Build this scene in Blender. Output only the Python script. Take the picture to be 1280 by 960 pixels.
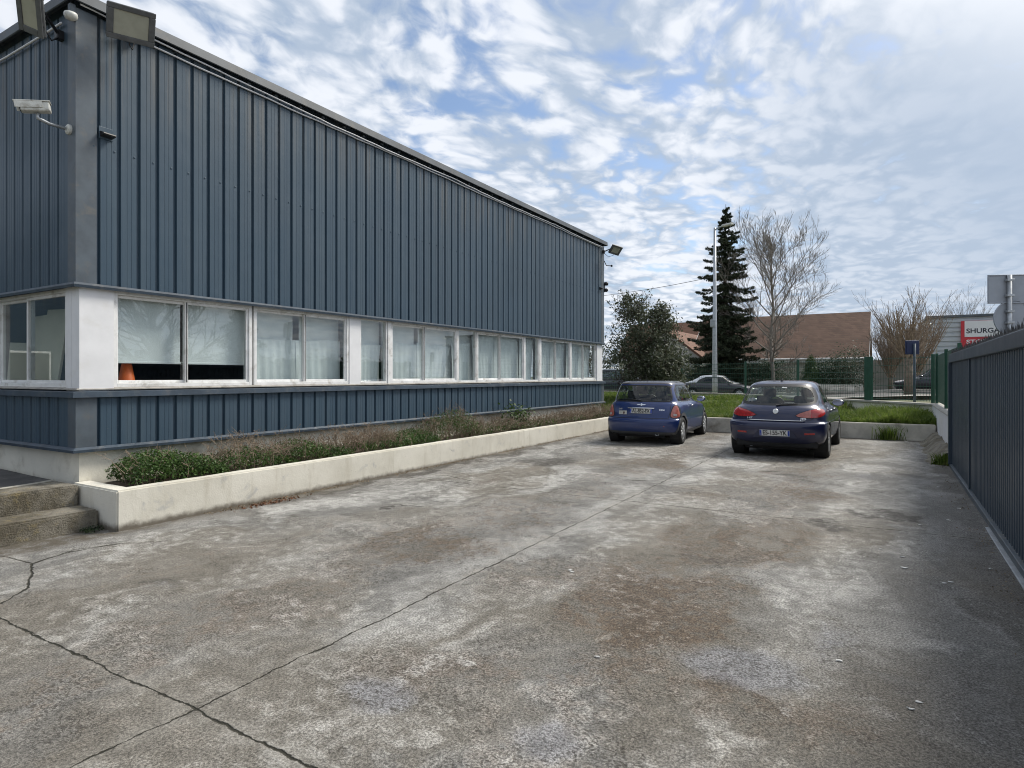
import bpy, bmesh, math, random
import numpy as np
from mathutils import Vector, Matrix, Euler
R = math.radians
random.seed(7)
for o in list(bpy.data.objects): bpy.data.objects.remove(o, do_unlink=True)
SC = bpy.context.scene
COL = SC.collection

# ------------------------------------------------------------------ camera
CAM_H = 1.58
YAW = 31.1
cam = bpy.data.cameras.new('camera'); camo = bpy.data.objects.new('camera', cam); COL.objects.link(camo)
camo.location = (0, 0, CAM_H); camo.rotation_euler = (R(90), 0, R(YAW))
cam.sensor_fit = 'HORIZONTAL'; cam.sensor_width = 36; cam.lens = 36*780/1280
cam.shift_y = -10/1280; cam.clip_start = .05; cam.clip_end = 2000
SC.camera = camo
SC.cycles.adaptive_threshold = .015; SC.cycles.filter_width = 1.05; SC.cycles.max_bounces = 6; SC.cycles.diffuse_bounces = 3; SC.cycles.glossy_bounces = 3; SC.cycles.transmission_bounces = 4; SC.cycles.transparent_max_bounces = 12; SC.cycles.caustics_reflective = False; SC.cycles.caustics_refractive = False

# ------------------------------------------------------------------ sun, sky, exposure
SUN_EL, SUN_AZ = 48, 31            # azimuth measured from +Y towards +X
sun = bpy.data.lights.new('sun', 'SUN'); sun.energy = 2.1; sun.angle = R(17.0); sun.color = (1, .95, .86)
suno = bpy.data.objects.new('sun', sun); COL.objects.link(suno)
SUN_DIR = Vector((math.sin(R(SUN_AZ))*math.cos(R(SUN_EL)), math.cos(R(SUN_AZ))*math.cos(R(SUN_EL)), math.sin(R(SUN_EL))))
suno.rotation_euler = SUN_DIR.to_track_quat('Z', 'Y').to_euler(); suno.location = (10, 10, 30)
SC.view_settings.view_transform = 'Standard'; SC.view_settings.look = 'None'
SC.view_settings.exposure = 0.80; SC.view_settings.gamma = 1; SC.view_settings.use_curve_mapping = False

class NT:
    """small helper to write node trees"""
    def __init__(s, tree, dims='3D'): s.t = tree; s.t.nodes.clear(); s.dims = dims
    def n(s, typ, ins=None, **props):
        nd = s.t.nodes.new(typ)
        for k, v in props.items(): setattr(nd, k, v)
        for k, v in (ins or {}).items(): s.put(nd.inputs[k], v)
        return nd
    def put(s, sock, v):
        if isinstance(v, bpy.types.NodeSocket): s.t.links.new(v, sock)
        elif isinstance(v, bpy.types.Node): s.t.links.new(v.outputs[0], sock)
        else:
            if isinstance(v, (tuple, list)) and len(v) == 3 and sock.type == 'RGBA': v = (*v, 1)
            sock.default_value = v
    def m(s, op, a, b=0.0, c=None, clamp=False):
        nd = s.n('ShaderNodeMath', {0: a, 1: b}, operation=op, use_clamp=clamp)
        if c is not None: s.put(nd.inputs[2], c)
        return nd.outputs[0]
    def v(s, op, a, b=(0, 0, 0)):
        nd = s.n('ShaderNodeVectorMath', {0: a, 1: b}, operation=op)
        return nd.outputs['Value'] if op in ('LENGTH', 'DOT_PRODUCT') else nd.outputs[0]
    def mix(s, f, a, b, blend='MIX'):
        nd = s.n('ShaderNodeMix', data_type='RGBA', blend_type=blend)
        s.put(nd.inputs['Factor'], f); s.put(nd.inputs[6], a); s.put(nd.inputs[7], b)
        return nd.outputs[2]
    def ss(s, x, lo, hi, tmin=0.0, tmax=1.0):
        return s.n('ShaderNodeMapRange', {0: x, 1: lo, 2: hi, 3: tmin, 4: tmax}, interpolation_type='SMOOTHSTEP').outputs[0]
    def noise(s, vec, scale, detail=4, rough=.55, dist=0.0):
        return s.n('ShaderNodeTexNoise', {'Vector': vec, 'Scale': scale, 'Detail': detail, 'Roughness': rough, 'Distortion': dist}, noise_dimensions=s.dims)
    def xyz(s, v): return s.n('ShaderNodeSeparateXYZ', {0: v})
    def comb(s, x, y, z=0.0): return s.n('ShaderNodeCombineXYZ', {0: x, 1: y, 2: z}).outputs[0]

world = bpy.data.worlds.new('World'); SC.world = world; world.use_nodes = True
w = NT(world.node_tree, '2D')
tc = w.n('ShaderNodeTexCoord').outputs['Generated']
d = w.xyz(tc)
zc = w.m('ADD', w.m('MAXIMUM', d.outputs[2], 0.0), 0.10)
px_ = w.m('DIVIDE', d.outputs[0], zc); py_ = w.m('DIVIDE', d.outputs[1], zc)
uv = w.comb(px_, py_)
rot = w.n('ShaderNodeMapping', {'Vector': uv, 'Rotation': (0, 0, R(-38)), 'Scale': (1.0, .72, 1)}).outputs[0]
wrp = w.v('MULTIPLY', w.v('SUBTRACT', w.noise(rot, 2.0, 3, .5).outputs['Color'], (.5, .5, .5)), (.20, .20, 0))
rw_ = w.v('ADD', rot, wrp)
cell = w.n('ShaderNodeTexVoronoi', {'Vector': rw_, 'Scale': 5.8, 'Smoothness': .75, 'Randomness': 1.0}, feature='SMOOTH_F1', voronoi_dimensions='2D')   # altocumulus puffs
cell2 = w.n('ShaderNodeTexVoronoi', {'Vector': w.v('ADD', rw_, w.v('MULTIPLY', w.v('SUBTRACT', w.noise(rw_, 7, 3, .6).outputs['Color'], (.5, .5, .5)), (.12, .12, 0))), 'Scale': 12.5, 'Smoothness': .55, 'Randomness': 1.0}, feature='SMOOTH_F1', voronoi_dimensions='2D')
puff = w.m('SUBTRACT', 1.0, w.m('ADD', w.m('MULTIPLY', cell.outputs['Distance'], .55), w.m('MULTIPLY', cell2.outputs['Distance'], .55)))
nA = w.noise(rw_, 5.0, 8, .55, .1)
nE = w.noise(w.v('ADD', rw_, (3.3, 4.4, 0)), 15.0, 6, .6, .3)
nB = w.noise(w.v('ADD', rot, (7.3, 2.1, 0)), 1.0, 3, .5, .2)
nC = w.noise(w.v('ADD', rw_, (1.7, 9.1, 0)), 4.0, 6, .58, .2)
nD = w.noise(w.v('ADD', rot, (4.2, 5.5, 0)), 1.5, 4, .5, .4)
def sky_blob(vec, lo, hi):
    v = Vector(vec).normalized()
    return w.ss(w.v('DOT_PRODUCT', tc, tuple(v)), lo, hi)
open_blue = sky_blob((-.36, .95, .50), .925, .992)           # broken cloud over the far end of the hall
bank = sky_blob((.10, 1.0, .26), .93, .995)                 # a thicker grey bank to the right of it
bank2 = sky_blob((.42, 1.0, .40), .90, .99)
cov = w.m('ADD', w.m('MULTIPLY', nA.outputs[0], .50), w.m('MULTIPLY', nB.outputs[0], .30))
cov = w.m('ADD', cov, w.m('MULTIPLY', puff, .42))
cov = w.m('ADD', w.m('SUBTRACT', cov, w.m("MULTIPLY", open_blue, .10)), w.m('MULTIPLY', bank, .10))
low = w.ss(d.outputs[2], .40, .05)
cov = w.m('ADD', cov, w.m('MULTIPLY', low, .06))
cov = w.m('ADD', cov, w.m('MULTIPLY', w.m('SUBTRACT', nE.outputs[0], .5), .24))
cover = w.ss(cov, .37, .62)
lit = w.m('ADD', w.m('MULTIPLY', nC.outputs[0], .55), w.m('MULTIPLY', nD.outputs[0], .35))
lit = w.m('ADD', lit, w.m('MULTIPLY', w.m('SUBTRACT', nE.outputs[0], .5), .28))
lit = w.ss(w.m('ADD', lit, w.m('MULTIPLY', w.m('SUBTRACT', puff, .5), .60)), .31, .66)
lit = w.m('MULTIPLY', lit, w.m('SUBTRACT', 1.0, w.m('ADD', w.m('MULTIPLY', bank, .60), w.m('MULTIPLY', bank2, .40))), clamp=True)
ccol = w.mix(lit, (.270, .325, .405), (.525, .547, .587))
sunny = w.ss(w.v('DOT_PRODUCT', tc, tuple(SUN_DIR)), .78, 1.0)
ccol = w.mix(w.m('MULTIPLY', sunny, .45), ccol, (1.5, 1.42, 1.3))
away = w.ss(w.v('DOT_PRODUCT', tc, tuple(SUN_DIR)), -.55, .35, .62, 1.0)           # cloud bases are duller away from the sun
scl = w.n('ShaderNodeVectorMath', {0: ccol}, operation='SCALE'); w.put(scl.inputs['Scale'], away); ccol = scl.outputs[0]
SKY_K = .085
sky = w.n('ShaderNodeTexSky', sky_type='NISHITA', sun_disc=False, sun_elevation=R(SUN_EL), sun_rotation=R(SUN_AZ), air_density=1.0, dust_density=1.2, ozone_density=1.5)
skyc = w.mix(1.0, sky.outputs[0], (.98, 1.0, 1.02), 'MULTIPLY')
cl = w.v('SCALE', ccol); cl.node.inputs['Scale'].default_value = 1/SKY_K
final = w.mix(w.m('MULTIPLY', cover, .97), skyc, cl)
bg = w.n('ShaderNodeBackground', {'Color': final, 'Strength': SKY_K})
w.n('ShaderNodeOutputWorld', {0: bg.outputs[0]})

# ------------------------------------------------------------------ materials
MATS = {}
def new_mat(name):
    m = bpy.data.materials.new(name); m.use_nodes = True; MATS[name] = m
    return m, NT(m.node_tree)
def plain(name, col, rough=.6, metal=0.0, var=.15, scale=6.0, bump=0.0, bscale=60.0, coat=0.0, dirt=None, dscale=2.0, spec=.5):
    """Principled with two octaves of tone variation, optional dirt colour and bump"""
    m, t = new_mat(name)
    co = t.n('ShaderNodeTexCoord').outputs['Object']
    n1 = t.noise(co, scale, 6, .6)
    f = t.ss(n1.outputs[0], .3, .7)
    a = tuple(c*(1-var) for c in col); b = tuple(min(1, c*(1+var)) for c in col)
    c = t.mix(f, a, b)
    if dirt:
        n2 = t.noise(co, dscale, 8, .65, .4)
        c = t.mix(t.ss(n2.outputs[0], .5, .72), c, dirt)
    p = t.n('ShaderNodeBsdfPrincipled', {'Base Color': c, 'Roughness': rough, 'Metallic': metal, 'Coat Weight': coat, 'Coat Roughness': .04, 'Specular IOR Level': spec})
    if bump:
        nb = t.noise(co, bscale, 6, .6)
        t.put(p.inputs['Normal'], t.n('ShaderNodeBump', {'Height': nb.outputs[0], 'Strength': bump, 'Distance': .01}).outputs[0])
    t.n('ShaderNodeOutputMaterial', {0: p.outputs[0]})
    return m
def leafy(name, cols, scale=3.0, trans=.35, rough=.55):
    m, t = new_mat(name)
    co = t.n('ShaderNodeTexCoord').outputs['Object']
    n1 = t.noise(co, scale, 3, .6); n2 = t.n('ShaderNodeTexWhiteNoise', {0: t.v('MULTIPLY', co, (31, 31, 31))}, noise_dimensions='3D')
    n3 = t.noise(co, scale*7, 2, .5)
    c = t.mix(t.ss(n1.outputs[0], .35, .65), cols[0], cols[1])
    c = t.mix(t.ss(n3.outputs[0], .5, .7), c, cols[2])
    p = t.n('ShaderNodeBsdfPrincipled', {'Base Color': c, 'Roughness': rough, 'Specular IOR Level': .35})
    tr = t.n('ShaderNodeBsdfTranslucent', {'Color': c})
    mx = t.n('ShaderNodeMixShader', {0: trans, 1: p.outputs[0], 2: tr.outputs[0]})
    t.n('ShaderNodeOutputMaterial', {0: mx.outputs[0]})
    return m
def glass(name, tint=(.6, .68, .66), rough=.01, refl=1.0):
    m, t = new_mat(name)
    bk = t.n('ShaderNodeNewGeometry').outputs['Backfacing']
    fr = t.n('ShaderNodeFresnel', {'IOR': t.m('ADD', 1.5, t.m('MULTIPLY', bk, 1/1.5-1.5))})
    tr = t.n('ShaderNodeBsdfTransparent', {'Color': tint})
    gl = t.n('ShaderNodeBsdfGlossy', {'Color': (1, 1, 1), 'Roughness': rough})
    mx = t.n('ShaderNodeMixShader', {0: t.m('MULTIPLY', fr.outputs[0], refl, clamp=True), 1: tr.outputs[0], 2: gl.outputs[0]})
    t.n('ShaderNodeOutputMaterial', {0: mx.outputs[0]})
    return m

# ---- building metal: petrol grey cladding, slightly chalked and streaked
def cladding(name, col, chalk):
    m, t = new_mat(name)
    co = t.n('ShaderNodeTexCoord').outputs['Object']
    st = t.n('ShaderNodeMapping', {'Vector': co, 'Scale': (9, 9, .35)}).outputs[0]
    streak = t.noise(st, 1.0, 6, .65)
    big = t.noise(co, .7, 4, .5)
    zz = t.xyz(co).outputs[2]
    pan = t.n('ShaderNodeTexWhiteNoise', {1: t.m('FLOOR', t.m('DIVIDE', t.m('ADD', t.xyz(co).outputs[0], t.xyz(co).outputs[1]), .219))}, noise_dimensions='1D')
    c = t.mix(t.ss(streak.outputs[0], .35, .75, 0, .55), col, chalk)
    c = t.mix(t.ss(big.outputs[0], .4, .7, 0, .35), c, tuple(x*.8 for x in col))
    c = t.mix(t.m('MULTIPLY', pan.outputs[0], .22), c, chalk)
    warm_refl = t.m('MULTIPLY', t.ss(streak.outputs[0], .46, .66), t.ss(t.m('ADD', zz, t.m('MULTIPLY', big.outputs[0], 1.2)), 4.9, 6.0, 0, .55))  # warm reflection below the eave, painted in along the streak noise
    c = t.mix(warm_refl, c, (.150, .140, .125))
    sp = t.noise(co, 45, 2, .5)
    c = t.mix(t.ss(sp.outputs[0], .70, .76, 0, .4), c, (.22, .2, .18))
    p = t.n('ShaderNodeBsdfPrincipled', {'Base Color': c, 'Roughness': t.ss(big.outputs[0], .3, .7, .38, .52), 'Metallic': .0, 'Specular IOR Level': .45})
    t.put(p.inputs['Normal'], t.n('ShaderNodeBump', {'Height': t.noise(co, 2.2, 3, .5).outputs[0], 'Strength': .12, 'Distance': .05}).outputs[0])
    t.n('ShaderNodeOutputMaterial', {0: p.outputs[0]})
    return m
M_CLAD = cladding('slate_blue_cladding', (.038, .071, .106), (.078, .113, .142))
M_GATE = cladding('gate_metal', (.036, .056, .080), (.052, .074, .098))
M_TRIM = plain('grey_flashing', (.085, .105, .125), .45, .0, .2, 3, dirt=(.13, .13, .125), dscale=5)
M_TRIMD = plain('dark_flashing', (.045, .065, .09), .42, 0, .2, 4, dirt=(.10, .11, .12), dscale=6)
M_ROOFTRIM = plain('weathered_grey_parapet', (.072, .084, .097), .5, 0, .25, 2.5, dirt=(.12, .118, .112), dscale=4)
M_WHITE = plain('white_window_paint', (.80, .80, .79), .42, 0, .08, 5, dirt=(.50, .48, .44), dscale=4)
M_WHITEP = plain('white_panel_paint', (.79, .79, .80), .5, 0, .05, 3, dirt=(.68, .665, .63), dscale=1.3)
M_SILL = plain('weathered_sill', (.34, .32, .29), .75, 0, .2, 9, dirt=(.16, .15, .13), dscale=7)
M_PLINTH = plain('cream_render', (.72, .69, .60), .85, 0, .08, 1.5, .35, 45, dirt=(.46, .42, .34), dscale=2.4)
M_BLIND = plain('white_blind_cloth', (.82, .84, .85), .8, 0, .05, 4)
M_CURT = plain('grey_white_curtain', (.74, .77, .78), .85, 0, .08, 3)
M_BACK = plain('pale_backing_sheet', (.82, .83, .83), .85, 0, .05, 3)
M_DARK = plain('black_rubber', (.012, .012, .013), .75, 0, .2, 20)
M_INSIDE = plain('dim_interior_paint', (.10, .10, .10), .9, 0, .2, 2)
M_BOARD = plain('pale_board', (.66, .61, .49), .8, 0, .08, 2)
M_ORANGE = plain('orange_plastic', (.85, .16, .03), .5, 0, .1, 5)
M_GLASS = glass('window_glass', (.94, .97, .965), .008, 1.25)
M_METAL = plain('galvanised_steel', (.42, .44, .46), .42, .6, .15, 12)
M_LAMPBODY = plain('grey_lamp_housing', (.12, .125, .13), .5, .2, .15, 14)
M_LENS = plain('pale_lamp_lens', (.40, .40, .33), .25, 0, .06, 10)
M_CAMW = plain('white_plastic', (.66, .66, .62), .45, 0, .12, 14, dirt=(.4, .38, .33), dscale=9)
M_BLACK = plain('black_plastic', (.018, .018, .02), .45, 0, .2, 10)
M_SOIL = plain('dark_soil', (.07, .05, .035), .95, 0, .35, 12, .8, 30)
M_BARK = plain('grey_brown_bark', (.16, .13, .10), .9, 0, .3, 8, .5, 30)
M_BARKD = plain('dark_bark', (.07, .05, .04), .9, 0, .3, 8, .5, 30)
M_GREEN = plain('green_fence_paint', (.012, .075, .045), .45, 0, .15, 6)
M_TILE = None

# ---- rendered planter wall: cream paint with grey scuffs low down
def planter_mat():
    m, t = new_mat('scuffed_cream_paint')
    co = t.n('ShaderNodeTexCoord').outputs['Object']; s = t.xyz(co)
    n1 = t.noise(co, 1.6, 6, .6); n2 = t.noise(co, 9, 6, .65); n3 = t.noise(co, 3.2, 5, .6, .6)
    c = t.mix(t.ss(n1.outputs[0], .35, .7), (.72, .69, .605), (.62, .59, .505))
    c = t.mix(t.ss(n2.outputs[0], .55, .8, 0, .5), c, (.48, .45, .37))
    c = t.mix(t.ss(n3.outputs[0], .60, .72, 0, .7), c, (.42, .42, .41))
    dr = t.noise(t.n('ShaderNodeMapping', {'Vector': co, 'Scale': (5, 5, .7)}).outputs[0], 1.0, 6, .65).outputs[0]
    c = t.mix(t.ss(dr, .52, .70, 0, .55), c, (.50, .46, .37))
    ch = t.noise(co, 26, 4, .6).outputs[0]
    c = t.mix(t.ss(ch, .68, .73, 0, .8), c, (.33, .31, .27))
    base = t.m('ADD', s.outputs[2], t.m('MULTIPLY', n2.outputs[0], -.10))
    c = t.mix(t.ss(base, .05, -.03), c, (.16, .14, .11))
    spot = t.v('LENGTH', t.v('MULTIPLY', t.v('SUBTRACT', co, (-6.68, 4.72, .27)), (1, 11, 7.5)))
    spot = t.m('ADD', spot, t.m('MULTIPLY', n2.outputs[0], .8))
    c = t.mix(t.ss(spot, 1.35, 1.05, 0, .8), c, (.36, .36, .38))
    p = t.n('ShaderNodeBsdfPrincipled', {'Base Color': c, 'Roughness': .85})
    hb = t.m('ADD', n2.outputs[0], t.m('MULTIPLY', t.noise(co, 60, 4, .6).outputs[0], .4))
    t.put(p.inputs['Normal'], t.n('ShaderNodeBump', {'Height': hb, 'Strength': .4, 'Distance': .012}).outputs[0])
    t.n('ShaderNodeOutputMaterial', {0: p.outputs[0]})
    return m
M_PLANTER = planter_mat()
M_KERB = plain('old_concrete', (.56, .53, .46), .9, 0, .15, 4, .5, 40, dirt=(.27, .24, .19), dscale=2.2)
M_COPING = plain('concrete_coping', (.47, .45, .41), .9, 0, .15, 3, .4, 40, dirt=(.25, .23, .2), dscale=3)

# ---- step concrete: mossy, edges bleached
def step_mat():
    m, t = new_mat('mossy_step_concrete')
    co = t.n('ShaderNodeTexCoord').outputs['Object']
    n1 = t.noise(co, 3, 8, .65, .3); n2 = t.noise(co, 11, 8, .7); n3 = t.noise(co, 70, 4, .6)
    c = t.mix(t.ss(n1.outputs[0], .35, .65), (.24, .22, .18), (.105, .09, .062))
    c = t.mix(t.ss(n2.outputs[0], .52, .72, 0, .8), c, (.25, .20, .10))
    c = t.mix(t.ss(n2.outputs[0], .46, .30, 0, .8), c, (.05, .045, .032))
    c = t.mix(t.ss(n3.outputs[0], .55, .75, 0, .4), c, (.36, .34, .29))
    p = t.n('ShaderNodeBsdfPrincipled', {'Base Color': c, 'Roughness': .92})
    hb = t.m('ADD', n2.outputs[0], t.m('MULTIPLY', n3.outputs[0], .5))
    t.put(p.inputs['Normal'], t.n('ShaderNodeBump', {'Height': hb, 'Strength': .9, 'Distance': .03}).outputs[0])
    t.n('ShaderNodeOutputMaterial', {0: p.outputs[0]})
    return m
M_STEP = step_mat()

# ---- the yard: old poured concrete with joints, lime bloom, oil and rust-brown wear
def yard_mat():
    m, t = new_mat('weathered_yard_concrete'); t.dims = '2D'
    co = t.n('ShaderNodeTexCoord').outputs['Object']
    s = t.xyz(co); X, Y = s.outputs[0], s.outputs[1]
    p2 = t.comb(X, Y, 0.0)
    warp = t.noise(p2, 1.1, 5, .6)
    wv = t.v('SUBTRACT', warp.outputs['Color'], (.5, .5, .5))
    pw = t.v('ADD', p2, t.v('MULTIPLY', wv, (1.5, 1.5, 0)))
    stretch = t.n('ShaderNodeMapping', {'Vector': pw, 'Rotation': (0, 0, R(28)), 'Scale': (1.0, .55, 1)}).outputs[0]
    big = t.noise(stretch, .55, 5, .55).outputs[0]
    mid = t.noise(stretch, 1.9, 8, .62).outputs[0]
    fine = t.noise(p2, 9, 8, .7).outputs[0]
    grain = t.noise(p2, 75, 5, .75).outputs[0]
    grit = t.noise(p2, 260, 2, .6).outputs[0]
    ph = t.v('ADD', p2, t.v('MULTIPLY', wv, (.35, .35, 0)))
    def blobs(lst, gain=1.15, pw=pw):
        acc = None
        for (bx, by, rx, ry, st) in lst:
            q = t.v('MULTIPLY', t.v('SUBTRACT', pw, (bx, by, 0)), (1/rx, 1/ry, 0))
            b = t.ss(t.v('LENGTH', q), 1.25, .15, 0, st*gain)
            acc = b if acc is None else t.m('MAXIMUM', acc, b)
        return acc
    light = blobs([(-5.9, 3.1, .5, .7, .9), (-6.0, 5.2, .35, 1.6, 1), (-5.2, 6.8, 1.0, .9, .8), (-4.3, 8.5, .9, 1.2, .8), (-4.1, 12.0, .9, 1.5, .9),
                   (-2.4, 11.6, 1.0, 1.1, 1), (-1.6, 12.5, 1, .6, .7), (-1.25, 2.45, .75, .45, .55), (-.6, 2.6, .5, .5, .4), (-.4, 5.9, .35, .7, .6),
                   (-.5, 4.7, .4, .5, .5), (-1.5, 7.7, .7, .9, .5), (-3.3, 3.0, .7, .5, .5), (-4.2, 1.9, .8, .5, .5), (-2.0, 9.4, .8, 1.0, .6), (-4.0, 3.6, .5, .9, .4), (-1.6, 2.0, .6, .4, .5)])
    brown = blobs([(-3.8, 4.6, 1.0, 1.3, .9), (-3.6, 2.8, .6, .5, .55), (-3.5, 5.9, .9, .9, .7), (-2.2, 4.4, .8, .8, .7), (-1.45, 4.1, .8, 1.0, 1), (-1.95, 2.6, .5, .5, .7),
                   (-1.1, 7.3, .9, .8, .7), (-2.3, 8.3, .7, .8, .5), (-.95, 9.0, .8, .9, .9), (-1.05, 4.7, .6, .7, .7), (-1.35, 3.2, .6, .5, .7), (-.5, 3.1, .6, .4, .7), (-3.5, 10.5, .7, .8, .7), (-5.0, 4.2, .5, 1.0, .4)])
    dark = blobs([(-5.15, 10.0, .7, .85, 1.0), (-4.6, 11.4, .6, .9, .6), (.25, 5.3, .55, 1.6, .45), (.05, 3.5, .6, .9, .45), (.3, 3.7, .7, 1.0, .45), (.6, 8.0, .5, 4.0, .4), (-.45, 7.4, .35, .4, .9), (0, 8.1, .4, .3, .9),
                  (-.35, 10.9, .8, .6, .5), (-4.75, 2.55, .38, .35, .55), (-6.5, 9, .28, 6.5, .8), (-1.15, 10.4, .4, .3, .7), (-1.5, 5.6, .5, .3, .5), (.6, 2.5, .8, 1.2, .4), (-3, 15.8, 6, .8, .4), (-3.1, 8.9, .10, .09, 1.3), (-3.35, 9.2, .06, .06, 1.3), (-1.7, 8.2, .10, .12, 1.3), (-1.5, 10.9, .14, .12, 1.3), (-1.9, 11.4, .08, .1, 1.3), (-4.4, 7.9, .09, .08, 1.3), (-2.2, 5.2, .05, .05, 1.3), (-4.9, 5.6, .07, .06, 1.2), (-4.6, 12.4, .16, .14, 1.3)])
    blue = blobs([(-.67, 3.55, .42, .40, 1.0), (-2.15, 2.3, .30, .25, .7), (-.25, 4.2, .22, .5, .5), (-.3, 10.9, .5, .5, .5), (-1.3, 2.4, .25, .2, .7)], 1.15, ph)
    # wheel lanes: worn bands along the yard, wandering a little
    wx = t.m('ADD', t.xyz(pw).outputs[0], t.m('MULTIPLY', t.m('SUBTRACT', t.noise(t.n('ShaderNodeMapping', {'Vector': p2, 'Scale': (1.2, .25, 1)}).outputs[0], 1.0, 4, .6).outputs[0], .5), 1.2))
    def lanes(lst):
        acc = None
        for (bx, wd, st) in lst:
            b = t.ss(t.m('ABSOLUTE', t.m('SUBTRACT', wx, bx)), wd, wd*.15, 0, st)
            acc = b if acc is None else t.m('MAXIMUM', acc, b)
        return acc
    brown = t.m('MAXIMUM', brown, lanes([(-3.7, .75, .62), (-1.3, .8, .75), (-5.1, .35, .35)]))
    light = t.m('MAXIMUM', light, lanes([(-5.75, .45, .45), (-4.5, .35, .4), (-2.35, .5, .45), (-.4, .35, .4)]))
    dark = t.m('MAXIMUM', dark, lanes([(.75, .55, .55)]))
    mm = t.m('ADD', t.m('MULTIPLY', fine, .55), t.m('MULTIPLY', mid, .45))
    ff = t.m('ADD', t.m('MULTIPLY', t.m('SUBTRACT', fine, .5), 2.0), t.m('MULTIPLY', t.m('SUBTRACT', grain, .5), 1.3))
    streak = t.noise(t.n('ShaderNodeMapping', {'Vector': pw, 'Rotation': (0, 0, R(-50)), 'Scale': (7, 1.6, 1)}).outputs[0], 1.0, 6, .65).outputs[0]
    # ground tone
    c = t.mix(t.ss(mid, .33, .67), (.158, .153, .142), (.310, .302, .284))
    c = t.mix(t.ss(big, .40, .62, 0, .6), c, (.160, .138, .105))
    # brown wear
    fb = t.m('ADD', t.m('MULTIPLY', brown, .62), t.ss(big, .5, .72, 0, .25))
    c = t.mix(t.ss(t.m('ADD', fb, t.m('MULTIPLY', t.m('SUBTRACT', mm, .5), 2.8)), .25, .8, 0, .92), c, (.105, .074, .048))
    c = t.mix(t.ss(t.m('ADD', streak, t.m('MULTIPLY', ff, .12)), .40, .25, 0, .6), c, (.085, .075, .060))
    c = t.mix(t.ss(t.m('ADD', streak, t.m('MULTIPLY', ff, .12)), .58, .75, 0, .30), c, (.38, .365, .325))
    # oil and damp
    fd = t.m('ADD', dark, t.m('MULTIPLY', t.m('SUBTRACT', mm, .5), 2.2))
    c = t.mix(t.ss(fd, .25, .8, 0, .85), c, (.058, .052, .045))
    # lime bloom, broken up by the fine noise
    fl = t.m('ADD', t.m('MULTIPLY', light, .8), t.m('MULTIPLY', t.m('SUBTRACT', mm, .5), 2.6))
    fl = t.m('ADD', fl, t.m('MULTIPLY', t.m('SUBTRACT', mid, .5), 1.2)); fl = t.m('ADD', fl, t.m('MULTIPLY', ff, .60)); fl = t.m('ADD', fl, t.m('MULTIPLY', t.m('SUBTRACT', streak, .5), 1.0))
    c = t.mix(t.ss(fl, .08, 1.5, 0, .80), c, (.43, .42, .395))
    c = t.mix(t.ss(t.m('ADD', blue, t.m('MULTIPLY', t.m('SUBTRACT', mm, .5), 1.5)), .3, .9, 0, .6), c, (.20, .205, .225))
    # exposed aggregate: pale and dark grains riding on whatever tone lies below
    gf = t.m('MULTIPLY', t.ss(grain, .34, .66, .50, 1.50), t.ss(grit, .30, .70, .72, 1.28))
    gf = t.m('MULTIPLY', gf, t.ss(fine, .32, .68, .84, 1.16))
    sc_ = t.n('ShaderNodeVectorMath', {0: c}, operation='SCALE'); t.put(sc_.inputs['Scale'], gf); c = sc_.outputs[0]
    speck = t.noise(p2, 38, 4, .7).outputs[0]
    c = t.mix(t.ss(speck, .64, .72, 0, .55), c, (.42, .40, .35))
    c = t.mix(t.ss(speck, .36, .28, 0, .6), c, (.040, .034, .028))
    # pits, stretched into short chips
    pv = t.n('ShaderNodeMapping', {'Vector': t.v('ADD', p2, t.v('MULTIPLY', t.v('SUBTRACT', t.noise(p2, 14, 3, .6).outputs['Color'], (.5, .5, .5)), (.10, .10, 0))), 'Rotation': (0, 0, R(-32)), 'Scale': (20, 52, 1)}).outputs[0]
    pit = t.n('ShaderNodeTexVoronoi', {'Vector': pv, 'Scale': 1.0, 'Randomness': 1.0}, feature='F1', voronoi_dimensions='2D')
    pits = t.m('MULTIPLY', t.ss(t.m('ADD', pit.outputs['Distance'], t.m('MULTIPLY', t.m('SUBTRACT', t.noise(p2, 60, 3, .6).outputs[0], .5), .25)), .30, .22), t.ss(t.m('ADD', t.m('MULTIPLY', t.noise(p2, 2.3, 6, .65).outputs[0], .8), t.m('MULTIPLY', t.m('MAXIMUM', brown, blue), .24)), .44, .60))
    c = t.mix(t.m('MULTIPLY', pits, .62), c, (.045, .037, .028))
    # joints and cracks
    wob = t.m('MULTIPLY', t.m('SUBTRACT', t.noise(p2, 3, 6, .6).outputs[0], .5), .07)
    wob2 = t.m('MULTIPLY', t.m('SUBTRACT', t.noise(p2, 22, 6, .7).outputs[0], .5), .028)
    wb = t.m('ADD', wob, wob2)
    nj = t.noise(p2, 7, 5, .7).outputs[0]
    def jline(coord, at, width):
        dd = t.m('ABSOLUTE', t.m('ADD', t.m('SUBTRACT', coord, at), wb))
        return dd, width
    def crack(pts, width):
        acc = None
        for (ax, ay), (bx, by) in zip(pts[:-1], pts[1:]):
            L = math.hypot(bx-ax, by-ay); ux, uy = (bx-ax)/L, (by-ay)/L
            rel = t.v('SUBTRACT', p2, (ax, ay, 0))
            along = t.v('DOT_PRODUCT', rel, (ux, uy, 0)); acr = t.m('ADD', t.v('DOT_PRODUCT', rel, (-uy, ux, 0)), wb)
            over = t.m('MAXIMUM', t.m('MAXIMUM', t.m('MULTIPLY', along, -1.0), t.m('SUBTRACT', along, L)), 0.0)
            dd = t.m('ADD', t.m('ABSOLUTE', acr), over)
            acc = dd if acc is None else t.m('MINIMUM', acc, dd)
        return acc, width
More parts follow.
